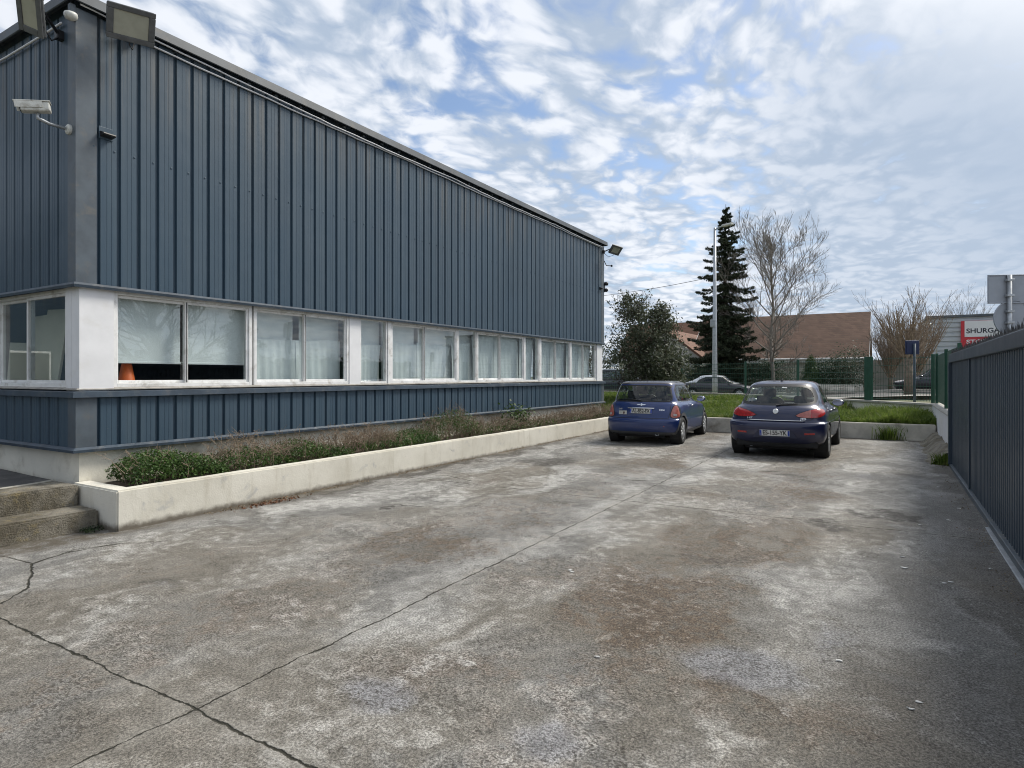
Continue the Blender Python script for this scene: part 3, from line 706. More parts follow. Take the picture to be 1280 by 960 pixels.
def floodlight(label, loc, direc, anchor, wd=.47, ht=.36, roll=0.0):
    direc = Vector(direc).normalized(); loc = Vector(loc)
    q = direc.to_track_quat('Z', 'Y').to_matrix().to_4x4() @ Matrix.Rotation(roll, 4, 'Z')
    t = thing('floodlight', label, 'floodlight', loc, 0, 'floodlights under the roof edge of the hall')
    g = G(); g.bbox((-wd/2, -ht/2, -.045), (wd/2, ht/2, .0), .02, M=q)
    for i in range(7):
        x = -wd*.36+i*wd*.12; g.box((x-.006, -ht*.38, -.075), (x+.006, ht*.38, -.046), M=q)
    # raised rim round the lens
    for lo, hi in (((-wd/2, -ht/2), (wd/2, -ht/2+.055)), ((-wd/2, ht/2-.055), (wd/2, ht/2)), ((-wd/2, -ht/2+.056), (-wd/2+.065, ht/2-.056)), ((wd/2-.065, -ht/2+.056), (wd/2, ht/2-.056))):
        g.bbox((lo[0], lo[1], .0005), (hi[0], hi[1], .018), .006, M=q)
    g.obj('housing', M_LAMPBODY, t)
    g = G(); g.box((-wd/2+.066, -ht/2+.057, .001), (wd/2-.066, ht/2-.057, .007), M=q); g.obj('lens', M_LENS, t)
    an = Vector(anchor)-loc
    g = G(); e1 = q @ Vector((-wd*.32, 0, -.06)); e2 = q @ Vector((wd*.32, 0, -.06)); mid_ = q @ Vector((0, 0, -.16))
    g.tube([e1, e1*.7+mid_*.5, mid_, e2*.7+mid_*.5, e2], .014, 6); g.tube([mid_, an], .018, 6)
    g.bbox(tuple(an-Vector((.04, .04, .05))), tuple(an+Vector((.04, .04, .05))), .01)
    g.obj('bracket', M_BLACK, t)
    g = G(); p0 = q @ Vector((0, -ht*.3, -.07)); g.tube([p0, p0+Vector((0, 0, -.12)), (p0+an)*.5+Vector((0, 0, -.16)), an+Vector((0, 0, -.02))], .007, 5); g.obj('lead', M_BLACK, t, True)
floodlight('grey floodlight on the long side next to the near corner of the hall', (XB+.30, YB+.42, 5.50), (.78, -.22, -.52), (XB+.04, YB+.60, 5.52), roll=R(90) if False else R(4))
floodlight('grey floodlight tilted over the left front wall of the hall', (XB-.06, YB-.40, 5.34), (.22, -.80, -.5), (XB-.30, YB-.03, 5.34), wd=.42, ht=.28, roll=R(62))
floodlight('grey floodlight at the far end of the long roof edge', (XB+.38, YE+.02, 5.44), (.55, -.45, -.62), (XB+.03, YE-.10, 5.40), wd=.38, ht=.30, roll=R(-12))
# bullet camera on its arm
t = thing('security_camera', 'white boxy security camera on a wall arm at the hall corner', 'camera', (-7.66, YB-.03, 4.30))
cd = Vector((-.50, -.85, -.16)).normalized(); q = Matrix.Translation((-.02, -.30, .10)) @ cd.to_track_quat('Z', 'Y').to_matrix().to_4x4()
up = (q.to_3x3().inverted() @ Vector((0, 0, 1))); rollz = math.atan2(up.x, up.y); q = q @ Matrix.Rotation(-rollz, 4, 'Z')
g = G(); g.bbox((-.055, -.05, -.14), (.055, .045, .12), .014, M=q); g.obj('housing', M_CAMW, t)
g = G(); g.bbox((-.062, .046, -.15), (.062, .058, .17), .006, M=q); g.bbox((-.062, -.02, -.08), (-.0565, .0455, .16), .002, M=q); g.bbox((.0565, -.02, -.08), (.062, .0455, .16), .002, M=q); g.obj('sunshield', M_CAMW, t)
g = G(); g.lathe([(.04, .1205), (.04, .126), (.03, .128), (.029, .124)], 18, M=q); g.box((-.05, -.044, .1202), (.05, .04, .1235), M=q); g.obj('lens', M_BLACK, t)
g = G(); a0 = q @ Vector((0, -.06, -.02)); g.tube([a0, a0+Vector((0, 0, -.05)), Vector((-.03, -.16, -.02)), Vector((0, -.02, -.03))], .018, 8); g.obj('arm', M_METAL, t, True)
g = G(); g.lathe([(.055, -.03), (.055, 0), (.035, .012)], 16, M=Matrix.Translation((0, 0, -.03)) @ Matrix.Rotation(R(90), 4, 'X')); g.obj('wall_plate', M_CAMW, t)
# small dome detector tucked under the eave
t = thing('motion_sensor', 'small white dome sensor under the roof corner', 'sensor', (XB-.0, YB-.05, 5.46))
g = G(); g.lathe([(.04, .03), (.062, .025), (.066, .0), (.055, -.03), (.03, -.045), (.005, -.05)], 20); g.obj('dome', M_CAMW, t, True)
g = G(); g.bbox((-.03, -.02, .031), (.03, .04, .13), .01); g.obj('mount', M_TRIM, t)
def wall_lamp(label, y, z):
    t = thing('wall_hood', label, 'wall hood', (XB+.006, y, z), 0, 'small black hoods on the long cladding')
    g = G(); g.prism([(0, .04), (.085, .008), (.09, -.004), (.08, -.016), (0, -.024)], 1, -.065, .065); g.obj('hood', M_BLACK, t)
    g = G(); g.bbox((-.005, -.075, -.045), (.004, .075, .09), .003); g.obj('back_plate', M_CLAD, t)
wall_lamp('small black hood on the cladding beside the near corner', YB+.30, 4.28)
wall_lamp('small black hood at the far end of the cladding', YE-.30, 4.25)
t = thing('wall_siren', 'small black round devices on the far corner of the hall', 'alarm', (XB-.02, YE+.03, 4.33))
g = G(); g.lathe([(.05, 0), (.07, .04), (.06, .09), (.02, .11)], 14, M=Matrix.Translation((.06, .06, .06))); g.obj('upper_horn', M_BLACK, t, True)
g = G(); g.lathe([(.03, 0), (.06, .03), (.06, .09), (.02, .11)], 14, M=Matrix.Translation((.06, .06, -.14))); g.obj('lower_horn', M_BLACK, t, True)
g = G(); g.bbox((-.02, -.02, -.15), (.03, .06, .16), .01); g.obj('bracket', M_BLACK, t)
t = thing('wall_spike', 'thin dark bracket sticking out below the far floodlight', 'bracket', (XB, YE+.02, 5.0))
g = G(); g.tube([(0, 0, .15), (.06, .04, 0), (.22, .06, -.02)], .014, 6); g.bbox((.2, .035, -.05), (.25, .085, .01), .01); g.obj('arm', M_BLACK, t)

# ================================================================== PLANTER, STEPS, LOW WALLS
def rough_box(g, lo, hi, cell=.12, amp=.008, seed=0, round_=.03):
    """box with a subdivided, slightly uneven skin and soft edges"""
    bm = bmesh.new(); bmesh.ops.create_cube(bm, size=1)
    d_ = [h-l for l, h in zip(lo, hi)]; c = [(l+h)/2 for l, h in zip(lo, hi)]
    for v in bm.verts: v.co = Vector([v.co[i]*d_[i] for i in range(3)])
    bmesh.ops.bevel(bm, geom=bm.edges[:], offset=round_, segments=2, affect='EDGES')
    for ax in range(3):
        n = int(d_[ax]/cell)
        for k in range(1, n):
            no = Vector((0, 0, 0)); no[ax] = 1; co = Vector((0, 0, 0)); co[ax] = -d_[ax]/2+d_[ax]*k/n
            bmesh.ops.bisect_plane(bm, geom=bm.verts[:]+bm.edges[:]+bm.faces[:], plane_co=co, plane_no=no)
    fn = fnoise(seed)
    P = np.array([v.co[:] for v in bm.verts])+np.array(c)
    D = fn(P, 3.1)*.6+fn(P[:, [1, 2, 0]], 9.0)*.4
    bm.normal_update()
    for v, dd in zip(bm.verts, D): v.co = Vector(v.co)+Vector(c)+v.normal*float(dd)*amp
    bm.verts.index_update()
    g.add([v.co[:] for v in bm.verts], [[v.index for v in f.verts] for f in bm.faces]); bm.free()
def rough_poly(g, poly, z0, z1, cell, amp, seed, round_):
    """flat-topped wall of any plan with the same uneven skin"""
    bm = bmesh.new(); f = bm.faces.new([bm.verts.new((x, y, z0)) for x, y in poly])
    ex = bmesh.ops.extrude_face_region(bm, geom=[f]); bmesh.ops.translate(bm, verts=[v for v in ex['geom'] if isinstance(v, bmesh.types.BMVert)], vec=(0, 0, z1-z0))
    bmesh.ops.recalc_face_normals(bm, faces=bm.faces)
    bmesh.ops.bevel(bm, geom=bm.edges[:], offset=round_, segments=2, affect='EDGES')
    for ax in range(3):
        lo = min(v.co[ax] for v in bm.verts); hi = max(v.co[ax] for v in bm.verts); n = int((hi-lo)/cell)
        for k in range(1, n):
            no = Vector((0, 0, 0)); no[ax] = 1; co = Vector((0, 0, 0)); co[ax] = lo+(hi-lo)*k/n
            bmesh.ops.bisect_plane(bm, geom=bm.verts[:]+bm.edges[:]+bm.faces[:], plane_co=co, plane_no=no)
    fn = fnoise(seed); P = np.array([v.co[:] for v in bm.verts]); D = fn(P, 3.1)*.6+fn(P[:, [1, 2, 0]], 9.0)*.4
    bm.normal_update()
    for v, dd in zip(bm.verts, D): v.co = Vector(v.co)+v.normal*float(dd)*amp
    bm.verts.index_update()
    g.add([v.co[:] for v in bm.verts], [[v.index for v in f.verts] for f in bm.faces]); bm.free()
PX = -6.68
pl = thing('planter', 'long low cream painted planter wall running along the foot of the hall', 'planter', (PX, 3.34, 0))
def sub(g, name, mats, par, smooth=False):
    L = par.location
    g.v = [(x-L.x, y-L.y, z-L.z) for x, y, z in g.v]; o = g.obj(name, mats, par, smooth)
    if smooth: o.data.set_sharp_from_angle(angle=R(24))
    return o
g = G(); rough_poly(g, [(XB-.06, 3.34), (PX, 3.34), (PX, 17.3), (PX-.16, 17.3), (PX-.16, 3.52), (XB-.06, 3.52)], -.15, .42, .16, .008, 4, .016); sub(g, 'planter_wall', M_PLANTER, pl, True)
g = G(); nx, ny = 7, 90
for j in range(ny+1):
    for i in range(nx+1):
        x = XB-.05+(PX-.15-XB+.05)*i/nx; y = 3.5+13.9*j/ny; g.v.append((x, y, .37+.025*math.sin(x*9+y*3)+.02*math.sin(y*7.3)))
for j in range(ny):
    for i in range(nx): a = j*(nx+1)+i; g.f.append([a, a+1, a+nx+2, a+nx+1]); g.mi.append(0)
sub(g, 'soil', M_SOIL, pl, True)
# two steps up to the side platform, left of the planter
st = thing('entrance_steps', 'two worn mossy concrete steps beside the near end of the planter', 'steps', (-7.2, 2.2, 0))
g = G(); rough_box(g, (-7.40, -1.5, -.15), (-7.0, 3.325, .205), .15, .012, 8, .02); sub(g, 'lower_step', M_STEP, st, True)
g = G(); rough_box(g, (-7.95, -1.5, -.15), (-7.41, 3.325, .415), .15, .012, 9, .02); sub(g, 'upper_step', M_STEP, st, True)
g = G(); n = 16
ys_ = [-1.5+(3.30+1.5)*i/n for i in range(n+1)]
edge = [-7.72-.05*math.sin(y*5)-.10*sstep(2.6, 3.3, y)*2+.04*math.sin(y*13) for y in ys_]
for y, e in zip(ys_, edge): g.v += [(XL, y, .50), (-9.6, y, .455), (e-.5, y, .43), (e, y, .425), (e+.01, y, .30)]
for i in range(n):
    for k in range(4): a = i*5+k; g.f.append([a, a+1, a+6, a+5]); g.mi.append(0)
M_PLAT = plain('dark_patched_asphalt', (.075, .072, .07), .95, 0, .2, 5, .6, 70, dirt=(.14, .13, .115), dscale=2.2)
tag(g.obj('platform', M_PLAT, fixn=True), kind='structure')
g = G()
for i in range(n):
    p, q_ = (edge[i]-.02, ys_[i]), (edge[i+1]-.02, ys_[i+1])
g.tube([(e+.004, y, .424) for e, y in zip(edge, ys_)], .011, 5)
M_MORTAR = plain('bleached_mortar', (.46, .44, .38), .9, 0, .2, 9)
tag(g.obj('mortar_edge', M_MORTAR), 'pale broken mortar strip edging the dark platform above the steps', 'mortar strip')
# kerb wall holding up the lawn
kb = thing('retaining_kerb', 'low pale concrete retaining kerb in front of the lawn', 'kerb wall', (-2.8, 17.2, 0))
g = G(); rough_box(g, (PX+.005, 17.12, -.1), (.93, 17.32, .46), .22, .007, 12, .02); sub(g, 'kerb_wall', M_KERB, kb, True)
g = G(); rough_box(g, (.28, 17.06, -.1), (.93, 17.118, .13), .08, .02, 15, .015); sub(g, 'rubble', M_KERB, kb, True)
# side wall continuing the line of the gate, with its haunched concrete foot
sw = thing('boundary_wall', 'short white low wall between the sliding gate and the lawn corner', 'wall', (.95, 15.0, 0))
g = G(); rough_box(g, (.95, 12.98, -.1), (1.14, 19.2, .84), .25, .005, 13, .01); sub(g, 'wall', M_WHITEP, sw, True)
g = G(); rough_box(g, (.915, 12.98, .842), (1.175, 19.22, .89), .25, .004, 14, .012); sub(g, 'coping', M_COPING, sw, True)
g = G(); nn = 26
for i in range(nn+1):
    y = 12.95+4.1*i/nn; r1 = .03*math.sin(y*4.1)+.02*math.sin(y*9.7)
    g.v += [(.95, y, .30+r1*.6), (.83+r1*.5, y, .25+r1), (.70+r1, y, .12+r1*.7), (.58+r1*1.5, y, ground_z(y)-.01)]
for i in range(nn):
    for k in range(3): a = i*4+k; g.f.append([a, a+4, a+5, a+1]); g.mi.append(0)
sub(g, 'haunch', M_STEP, sw, True)
# long boundary wall behind the lawn
bw = thing('boundary_wall', 'long low wall with a pale coping bending behind the lawn', 'wall', (WALL[0][0], WALL[0][1], 0))
gw, gc = G(), G()
def wall_run(g, pts, half, z0, z1):
    n = len(pts); offs = []
    for i in range(n):
        a = Vector(pts[max(i-1, 0)]); b = Vector(pts[min(i+1, n-1)]); d_ = (b-a).normalized(); offs.append(Vector((-d_.y, d_.x))*half)
    for p, o in zip(pts, offs):
        for s_, z in ((-1, z0), (1, z0), (1, z1), (-1, z1)): g.v.append((p[0]+o.x*s_, p[1]+o.y*s_, z))
    for i in range(n-1):
        for k in range(4): g.f.append([i*4+k, i*4+(k+1) % 4, i*4+4+(k+1) % 4, i*4+4+k]); g.mi.append(0)
    g.f += [[0, 1, 2, 3], [4*n-4, 4*n-3, 4*n-2, 4*n-1]]; g.mi += [0, 0]
wp = []
for (a, b) in zip(WALL[:-1], WALL[1:]):
    m_ = max(2, int(math.dist(a, b)/1.2))
    wp += [(a[0]+(b[0]-a[0])*i/m_, a[1]+(b[1]-a[1])*i/m_) for i in range(m_)]
wp.append(WALL[-1])
wall_run(gw, wp, .09, 0, .83); wall_run(gc, wp, .13, .832, .88)
sub(gw, 'wall', M_PLINTH, bw); sub(gc, 'coping', M_COPING, bw)

# ================================================================== GREEN MESH FENCES on the low walls
def mesh_fence(label, pts, z0, h, posts, thick=(), slats=False):
    """welded wire panels: posts at the given distances along the line"""
    P = [Vector((*p, 0)) for p in pts]; seg = [(P[i], P[i+1], (P[i+1]-P[i]).length) for i in range(len(P)-1)]
    tot = sum(s_[2] for s_ in seg)
    def pos(dd):
        for a, b, L in seg:
            if dd <= L+1e-6: return a+(b-a)*(dd/L), (b-a).normalized()
            dd -= L
        return P[-1], (P[-1]-P[-2]).normalized()
    base = P[0]+Vector((0, 0, z0))
    t = thing('mesh_fence', label, 'fence', base)
    for dd in posts:
        p, dr = pos(dd); ang = math.atan2(dr.y, dr.x); wdt = .07 if dd in thick else .035
        g = G(); M = Matrix.Translation(p+Vector((0, 0, z0))-base) @ Matrix.Rotation(ang, 4, 'Z')
        g.bbox((-wdt, -.03, 0), (wdt, .03, h+.04), .006, M=M); g.obj('post', M_GREEN, t)
    for d0, d1 in zip(posts[:-1], posts[1:]):
        g = G(); n = int((d1-d0)/.10)
        a, _ = pos(d0+.05); b, _ = pos(d1-.05)
        u = (b-a).normalized(); nrm = Vector((-u.y, u.x, 0)); off = nrm*-.036
        for i in range(n+1):
            p = a+(b-a)*(i/n)+off-base
            g.add([p+u*-.002+Vector((0, 0, z0+.04)), p+u*.002+Vector((0, 0, z0+.04)), p+u*.002+Vector((0, 0, z0+h)), p+u*-.002+Vector((0, 0, z0+h)),
                   p+u*-.003+nrm*-.006+Vector((0, 0, z0+.04)), p+u*.003+nrm*-.006+Vector((0, 0, z0+.04)), p+u*.003+nrm*-.006+Vector((0, 0, z0+h)), p+u*-.003+nrm*-.006+Vector((0, 0, z0+h))],
                  [(3, 2, 1, 0), (4, 5, 6, 7), (0, 4, 7, 3), (1, 2, 6, 5)])
        for k in range(7):
            z = z0+.06+(h-.1)*k/6
            g.tube([a+off*1.6-base+Vector((0, 0, z)), b+off*1.6-base+Vector((0, 0, z))], .006, 4)
        g.obj('wire_panel', M_GREEN, t)
        if slats:
            g = G(); n = int((b-a).length/.10)
            for i in range(n):
                p = a+(b-a)*((i+.5)/n)+off*.4-base; g.add([p+u*sx_+nrm*sy_+Vector((0, 0, z)) for z in (z0+.05, z0+h-.02) for sx_, sy_ in ((-.046, -.003), (.046, -.003), (.046, .003), (-.046, .003))], [(3, 2, 1, 0), (4, 5, 6, 7), (0, 1, 5, 4), (1, 2, 6, 5), (2, 3, 7, 6), (3, 0, 4, 7)])
            g.obj('slat_infill', M_GREEN, t)
wl = [math.dist(a, b) for a, b in zip(WALL[:-1], WALL[1:])]
mesh_fence('green wire mesh fence on the long wall behind the lawn', WALL, .88, 1.22, [.1, 2.22, 2.36, 5.5, 8.72, 11.95]+[11.95+2.7*i for i in range(1, 8)], thick=(2.22, 2.36))
mesh_fence('green slatted mesh panel seen edge on beside the end of the gate', [(1.045, 13.1), (1.045, 19.05)], .89, 1.22, [.05, 2.95, 5.9], thick=(5.9,), slats=True)

# ================================================================== SLIDING GATE on the right
gt = thing('sliding_gate', 'tall slate blue sliding gate of ribbed metal with spikes along the top', 'gate', (.88, 7.0, 0))
GY0, GY1, GX = -1.2, 12.85, .88
g = G(); prof = []; y = GY0
while y < GY1-.2:
    prof += [(y, 0), (y+.062, 0), (y+.074, .022), (y+.108, .022), (y+.12, 0)]; y += .12
prof.append((GY1-.13, 0))
for (p, o), (q_, o2) in zip(prof[:-1], prof[1:]): g.add([(GX+.03+o, p, .11), (GX+.03+o2, q_, .11), (GX+.03+o2, q_, 1.80), (GX+.03+o, p, 1.80)], [(0, 1, 2, 3)])
for (p, o), (q_, o2) in zip(prof[:-1], prof[1:]): g.add([(GX+.034+o, p, .11), (GX+.034+o2, q_, .11), (GX+.034+o2, q_, 1.80), (GX+.034+o, p, 1.80)], [(3, 2, 1, 0)])
sub(g, 'panel_sheet', M_GATE, gt)
g = G(); g.bbox((GX-.01, GY0, 1.802), (GX+.11, GY1, 1.94), .008); sub(g, 'top_beam', M_GATE, gt)
g = G(); g.bbox((GX-.02, GY1-.13, .10), (GX+.11, GY1, 1.80), .006); sub(g, 'end_post', M_GATE, gt)
g = G(); g.bbox((GX+.012, 10.0, .112), (GX+.029, 10.08, 1.799), .004); sub(g, 'joint_cover', M_GATE, gt)
g = G(); g.bbox((GX-.005, GY0, .045), (GX+.10, GY1, .108), .006); sub(g, 'bottom_beam', M_TRIM, gt)
g = G(); g.bbox((GX-.035, GY0, .006), (GX+.10, 13.2, .030), .004); g.bbox((GX+.0, GY0, .0305), (GX+.03, 13.2, .0445), .003); sub(g, 'ground_rail', M_METAL, gt)
g = G(); y = GY0+.05; rs = random.Random(4)
g.box((GX+.02, GY0, 1.942), (GX+.08, GY1-.02, 1.958))
k = 0
while y < GY1-.05:
    for dx, hh in ((.03, .075), (.07, .06)):
        h_ = hh*rs.uniform(.85, 1.1); x = GX+dx; ln = rs.uniform(-.012, .012)
        g.add([(x-.004, y-.013, 1.958), (x+.004, y-.013, 1.958), (x+.004, y+.013, 1.958), (x-.004, y+.013, 1.958), (x+ln, y, 1.958+h_)], [(0, 1, 4), (1, 2, 4), (2, 3, 4), (3, 0, 4)])
    y += .055
sub(g, 'spike_strip', M_BLACK, gt)

# ================================================================== CARS
def car_paint(name, col, flake=.0, rough=.32):
    m, t = new_mat(name)
    co = t.n('ShaderNodeTexCoord').outputs['Object']
    n1 = t.noise(co, 2.2, 6, .6); s = t.xyz(co)
    dust = t.m('MULTIPLY', t.ss(t.m('ADD', s.outputs[2], t.m('MULTIPLY', n1.outputs[0], .25)), .75, .25), .14)
    c = t.mix(dust, col, (.13, .12, .11))
    p = t.n('ShaderNodeBsdfPrincipled', {'Base Color': c, 'Roughness': rough, 'Metallic': flake, 'Coat Weight': .9, 'Coat Roughness': .05})
    t.n('ShaderNodeOutputMaterial', {0: p.outputs[0]})
    return m
M_BLUE = car_paint('mid_blue_car_paint', (.008, .031, .145), .15)
M_NAVY = car_paint('dark_navy_car_paint', (.008, .013, .058), .15)
M_ROOFDK = car_paint('dark_roof_paint', (.030, .024, .034), .1)
M_DKCAR = car_paint('dark_grey_car_paint', (.022, .022, .028), .3)
M_SKYROOF = car_paint('roof_sky_reflection', (.62, .64, .66), .15)  # pale colour standing in for the sky reflected on a dark car roof
M_BLKCAR = car_paint('black_blue_car_paint', (.012, .014, .022), .2)
M_GREYPL = plain('grey_bumper_plastic', (.065, .068, .075), .6, 0, .15, 10)
M_TYRE = plain('tyre_rubber', (.018, .018, .018), .85, 0, .25, 14, .3, 60)
M_RIM = plain('silver_wheel_paint', (.42, .43, .44), .35, .5, .12, 12)
M_CHROME = plain('chrome', (.75, .75, .76), .15, 1.0, .05, 10)
M_RED = plain('red_lamp_plastic', (.42, .018, .018), .18, 0, .25, 14, coat=.8)
M_REDPALE = plain('faded_red_lamp_plastic', (.46, .13, .10), .2, 0, .2, 16, coat=.8)
M_PALELAMP = plain('clear_lamp_plastic', (.55, .50, .48), .15, 0, .1, 14, coat=.8)
M_CARGLASS = glass('car_glass', (.86, .92, .90), .01, 1.15)
M_CARGLASSD = glass('dark_car_glass', (.30, .34, .34), .01, 1.2)
M_SEAT = plain('dark_seat_cloth', (.030, .032, .036), .9, 0, .2, 14)
M_PLATE = plain('white_plate', (.72, .72, .70), .4, 0, .04, 10)
M_PLATEY = plain('grimy_white_plate', (.52, .51, .46), .5, 0, .1, 20)
M_EUBLUE = plain('blue_plate_band', (.02, .06, .38), .4, 0, .05, 10)

def catmull(P, sub, closed):
    P = np.asarray(P, float); n = len(P); out = []
    for i in range(n if closed else n-1):
        if closed: a, b, c, d_ = P[(i-1) % n], P[i], P[(i+1) % n], P[(i+2) % n]
        else: a, b, c, d_ = P[max(i-1, 0)], P[i], P[i+1], P[min(i+2, n-1)]
        for k in range(sub):
            u = k/sub
            out.append(.5*((2*b)+(c-a)*u+(2*a-5*b+4*c-d_)*u*u+(3*b-a-3*c+d_)*u**3))
    if not closed: out.append(P[-1])
    return np.array(out)
def car_shell(levels, L):
    """levels: (z_rear, z_front, y_rear, y_front, half_width, rear_bow, front_bow) from sill to roof"""
    rings = []
    for (zr, zf, yr, yf, w_, rb, fb) in levels:
        ln = yf-yr
        half = [(0, yr), (.38*w_, yr+rb*.10), (.70*w_, yr+rb*.38), (.90*w_, yr+rb*.95), (.975*w_, yr+rb*1.9+.04), (w_, yr+max(.30*ln, rb*2.6+.1)), (w_, yr+.5*ln), (.995*w_, yr+.68*ln), (.97*w_, yf-fb*1.9-.03), (.90*w_, yf-fb*.95), (.70*w_, yf-fb*.40), (.36*w_, yf-fb*.10), (0, yf)]
        full = half+[(-x, y) for x, y in half[-2:0:-1]]
        rings.append([(x, y, zr+(zf-zr)*(y-yr)/ln) for x, y in full])
    rings = np.array(rings)                               # K x N x 3
    dense = np.array([catmull(r_, 3, True) for r_ in rings])
    K, N, _ = dense.shape
    cols = [catmull(dense[:, j], 4, False) for j in range(N)]
    A = np.array(cols).transpose(1, 0, 2)                 # K2 x N x 3
    K2 = A.shape[0]
    bm = bmesh.new(); vs = [[bm.verts.new(A[i, j]) for j in range(N)] for i in range(K2)]
    for i in range(K2-1):
        for j in range(N): bm.faces.new((vs[i][j], vs[i][(j+1) % N], vs[i+1][(j+1) % N], vs[i+1][j]))
    top = A[-1]; n2 = N//2
    # roof: strips between left and right halves of the last ring
    for j in range(1, n2-1):
        bm.faces.new((vs[-1][j], vs[-1][j+1], vs[-1][N-j-1], vs[-1][N-j]))
    bm.faces.new((vs[-1][0], vs[-1][1], vs[-1][N-1])); bm.faces.new((vs[-1][n2-1], vs[-1][n2], vs[-1][n2+1]))
    for j in range(1, n2-1):
        bm.faces.new((vs[0][j+1], vs[0][j], vs[0][N-j], vs[0][N-j-1]))
    bm.faces.new((vs[0][1], vs[0][0], vs[0][N-1])); bm.faces.new((vs[0][n2], vs[0][n2-1], vs[0][n2+1]))
    bmesh.ops.recalc_face_normals(bm, faces=bm.faces); bm.normal_update()
    return bm
def in_poly(p, poly):
    c = False; n = len(poly)
    for i in range(n):
        (x1, y1), (x2, y2) = poly[i], poly[(i+1) % n]
        if (y1 > p[1]) != (y2 > p[1]) and p[0] < (x2-x1)*(p[1]-y1)/(y2-y1)+x1: c = not c
    return c
def grow(poly, d_):
    n = len(poly); A = sum(poly[i][0]*poly[(i+1) % n][1]-poly[(i+1) % n][0]*poly[i][1] for i in range(n))
    s_ = 1 if A > 0 else -1; out = []
    for i in range(n):
        a, b, c = Vector(poly[i-1]), Vector(poly[i]), Vector(poly[(i+1) % n])
        u = (b-a).normalized(); v = (c-b).normalized(); n1 = Vector((u.y, -u.x))*s_; n2 = Vector((v.y, -v.x))*s_
        m_ = (n1+n2); m_ = m_/max(m_.length_squared*.5, .4)
        out.append(tuple(b+m_*d_))
    return out
def smooth_poly(pts, sub=4): return [tuple(p) for p in catmull(pts, sub, True)]
def cut(bm, poly, axis, want, tagv, lay, only=None):
    """score the shell along a polygon seen along an axis; faces inside get the tag"""
    ia, ib = [(1, 2), (0, 2), (0, 1)][axis]
    xs_ = [p[0] for p in poly]; ys_ = [p[1] for p in poly]
    x0, x1, y0, y1 = min(xs_)-.02, max(xs_)+.02, min(ys_)-.02, max(ys_)+.02
    def cand():
        out = []
        for f in bm.faces:
            if only is not None and f[lay] not in only: continue
            if not want(f): continue
            a = [v.co[ia] for v in f.verts]; b = [v.co[ib] for v in f.verts]
            if max(a) < x0 or min(a) > x1 or max(b) < y0 or min(b) > y1: continue
            out.append(f)
        return out
    n = len(poly)
    for i in range(n):
        p, q_ = poly[i], poly[(i+1) % n]
        ex, ey = q_[0]-p[0], q_[1]-p[1]
        ll = math.hypot(ex, ey)
        if ll < 1e-6: continue
        co = Vector((0, 0, 0)); co[ia], co[ib] = p; no = Vector((0, 0, 0)); no[ia], no[ib] = -ey/ll, ex/ll
        lo = (min(p[0], q_[0])-.004, min(p[1], q_[1])-.004); hi = (max(p[0], q_[0])+.004, max(p[1], q_[1])+.004)
        fs = []
        for f in cand():
            a = [v.co[ia] for v in f.verts]; b = [v.co[ib] for v in f.verts]
            if max(a) < lo[0] or min(a) > hi[0] or max(b) < lo[1] or min(b) > hi[1]: continue
            fs.append(f)
        if not fs: continue
        ge = list({e for f in fs for e in f.edges}); gv = list({v for f in fs for v in f.verts})
        bmesh.ops.bisect_plane(bm, geom=gv+ge+fs, dist=1e-5, plane_co=co, plane_no=no)
    bm.normal_update()
    for f in cand():
        c = f.calc_center_median()
        if in_poly((c[ia], c[ib]), poly): f[lay] = tagv
def is_rear(f): return f.normal.y < -.12
def is_front(f): return f.normal.y > .12
def is_right(f): return f.normal.x > .25
def is_left(f): return f.normal.x < -.25
def split_sides(bm, lay, tags):
    for f in bm.faces:
        if f[lay] in tags and f.calc_center_median().x < 0: f[lay] += 100
def take(bm, lay, tags, name, mats, parent, push=0.0, matmap=None):
    """lift the faces carrying the tags out of the shell as a mesh of their own"""
    fs = [f for f in bm.faces if f[lay] in tags]
    if not fs: return None
    idx = {}; vs = []; fl = []; mi = []
    for f in fs:
        row = []
        for v in f.verts:
            if v.index not in idx: idx[v.index] = len(vs); vs.append(v.co+v.normal*push)
            row.append(idx[v.index])
        fl.append(row); mi.append((matmap or {}).get(f[lay], 0))
    me = bpy.data.meshes.new(name); me.from_pydata([tuple(v) for v in vs], [], fl); me.polygons.foreach_set('material_index', mi); me.update()
    o = link(name, me, mats, parent, True)
    return o
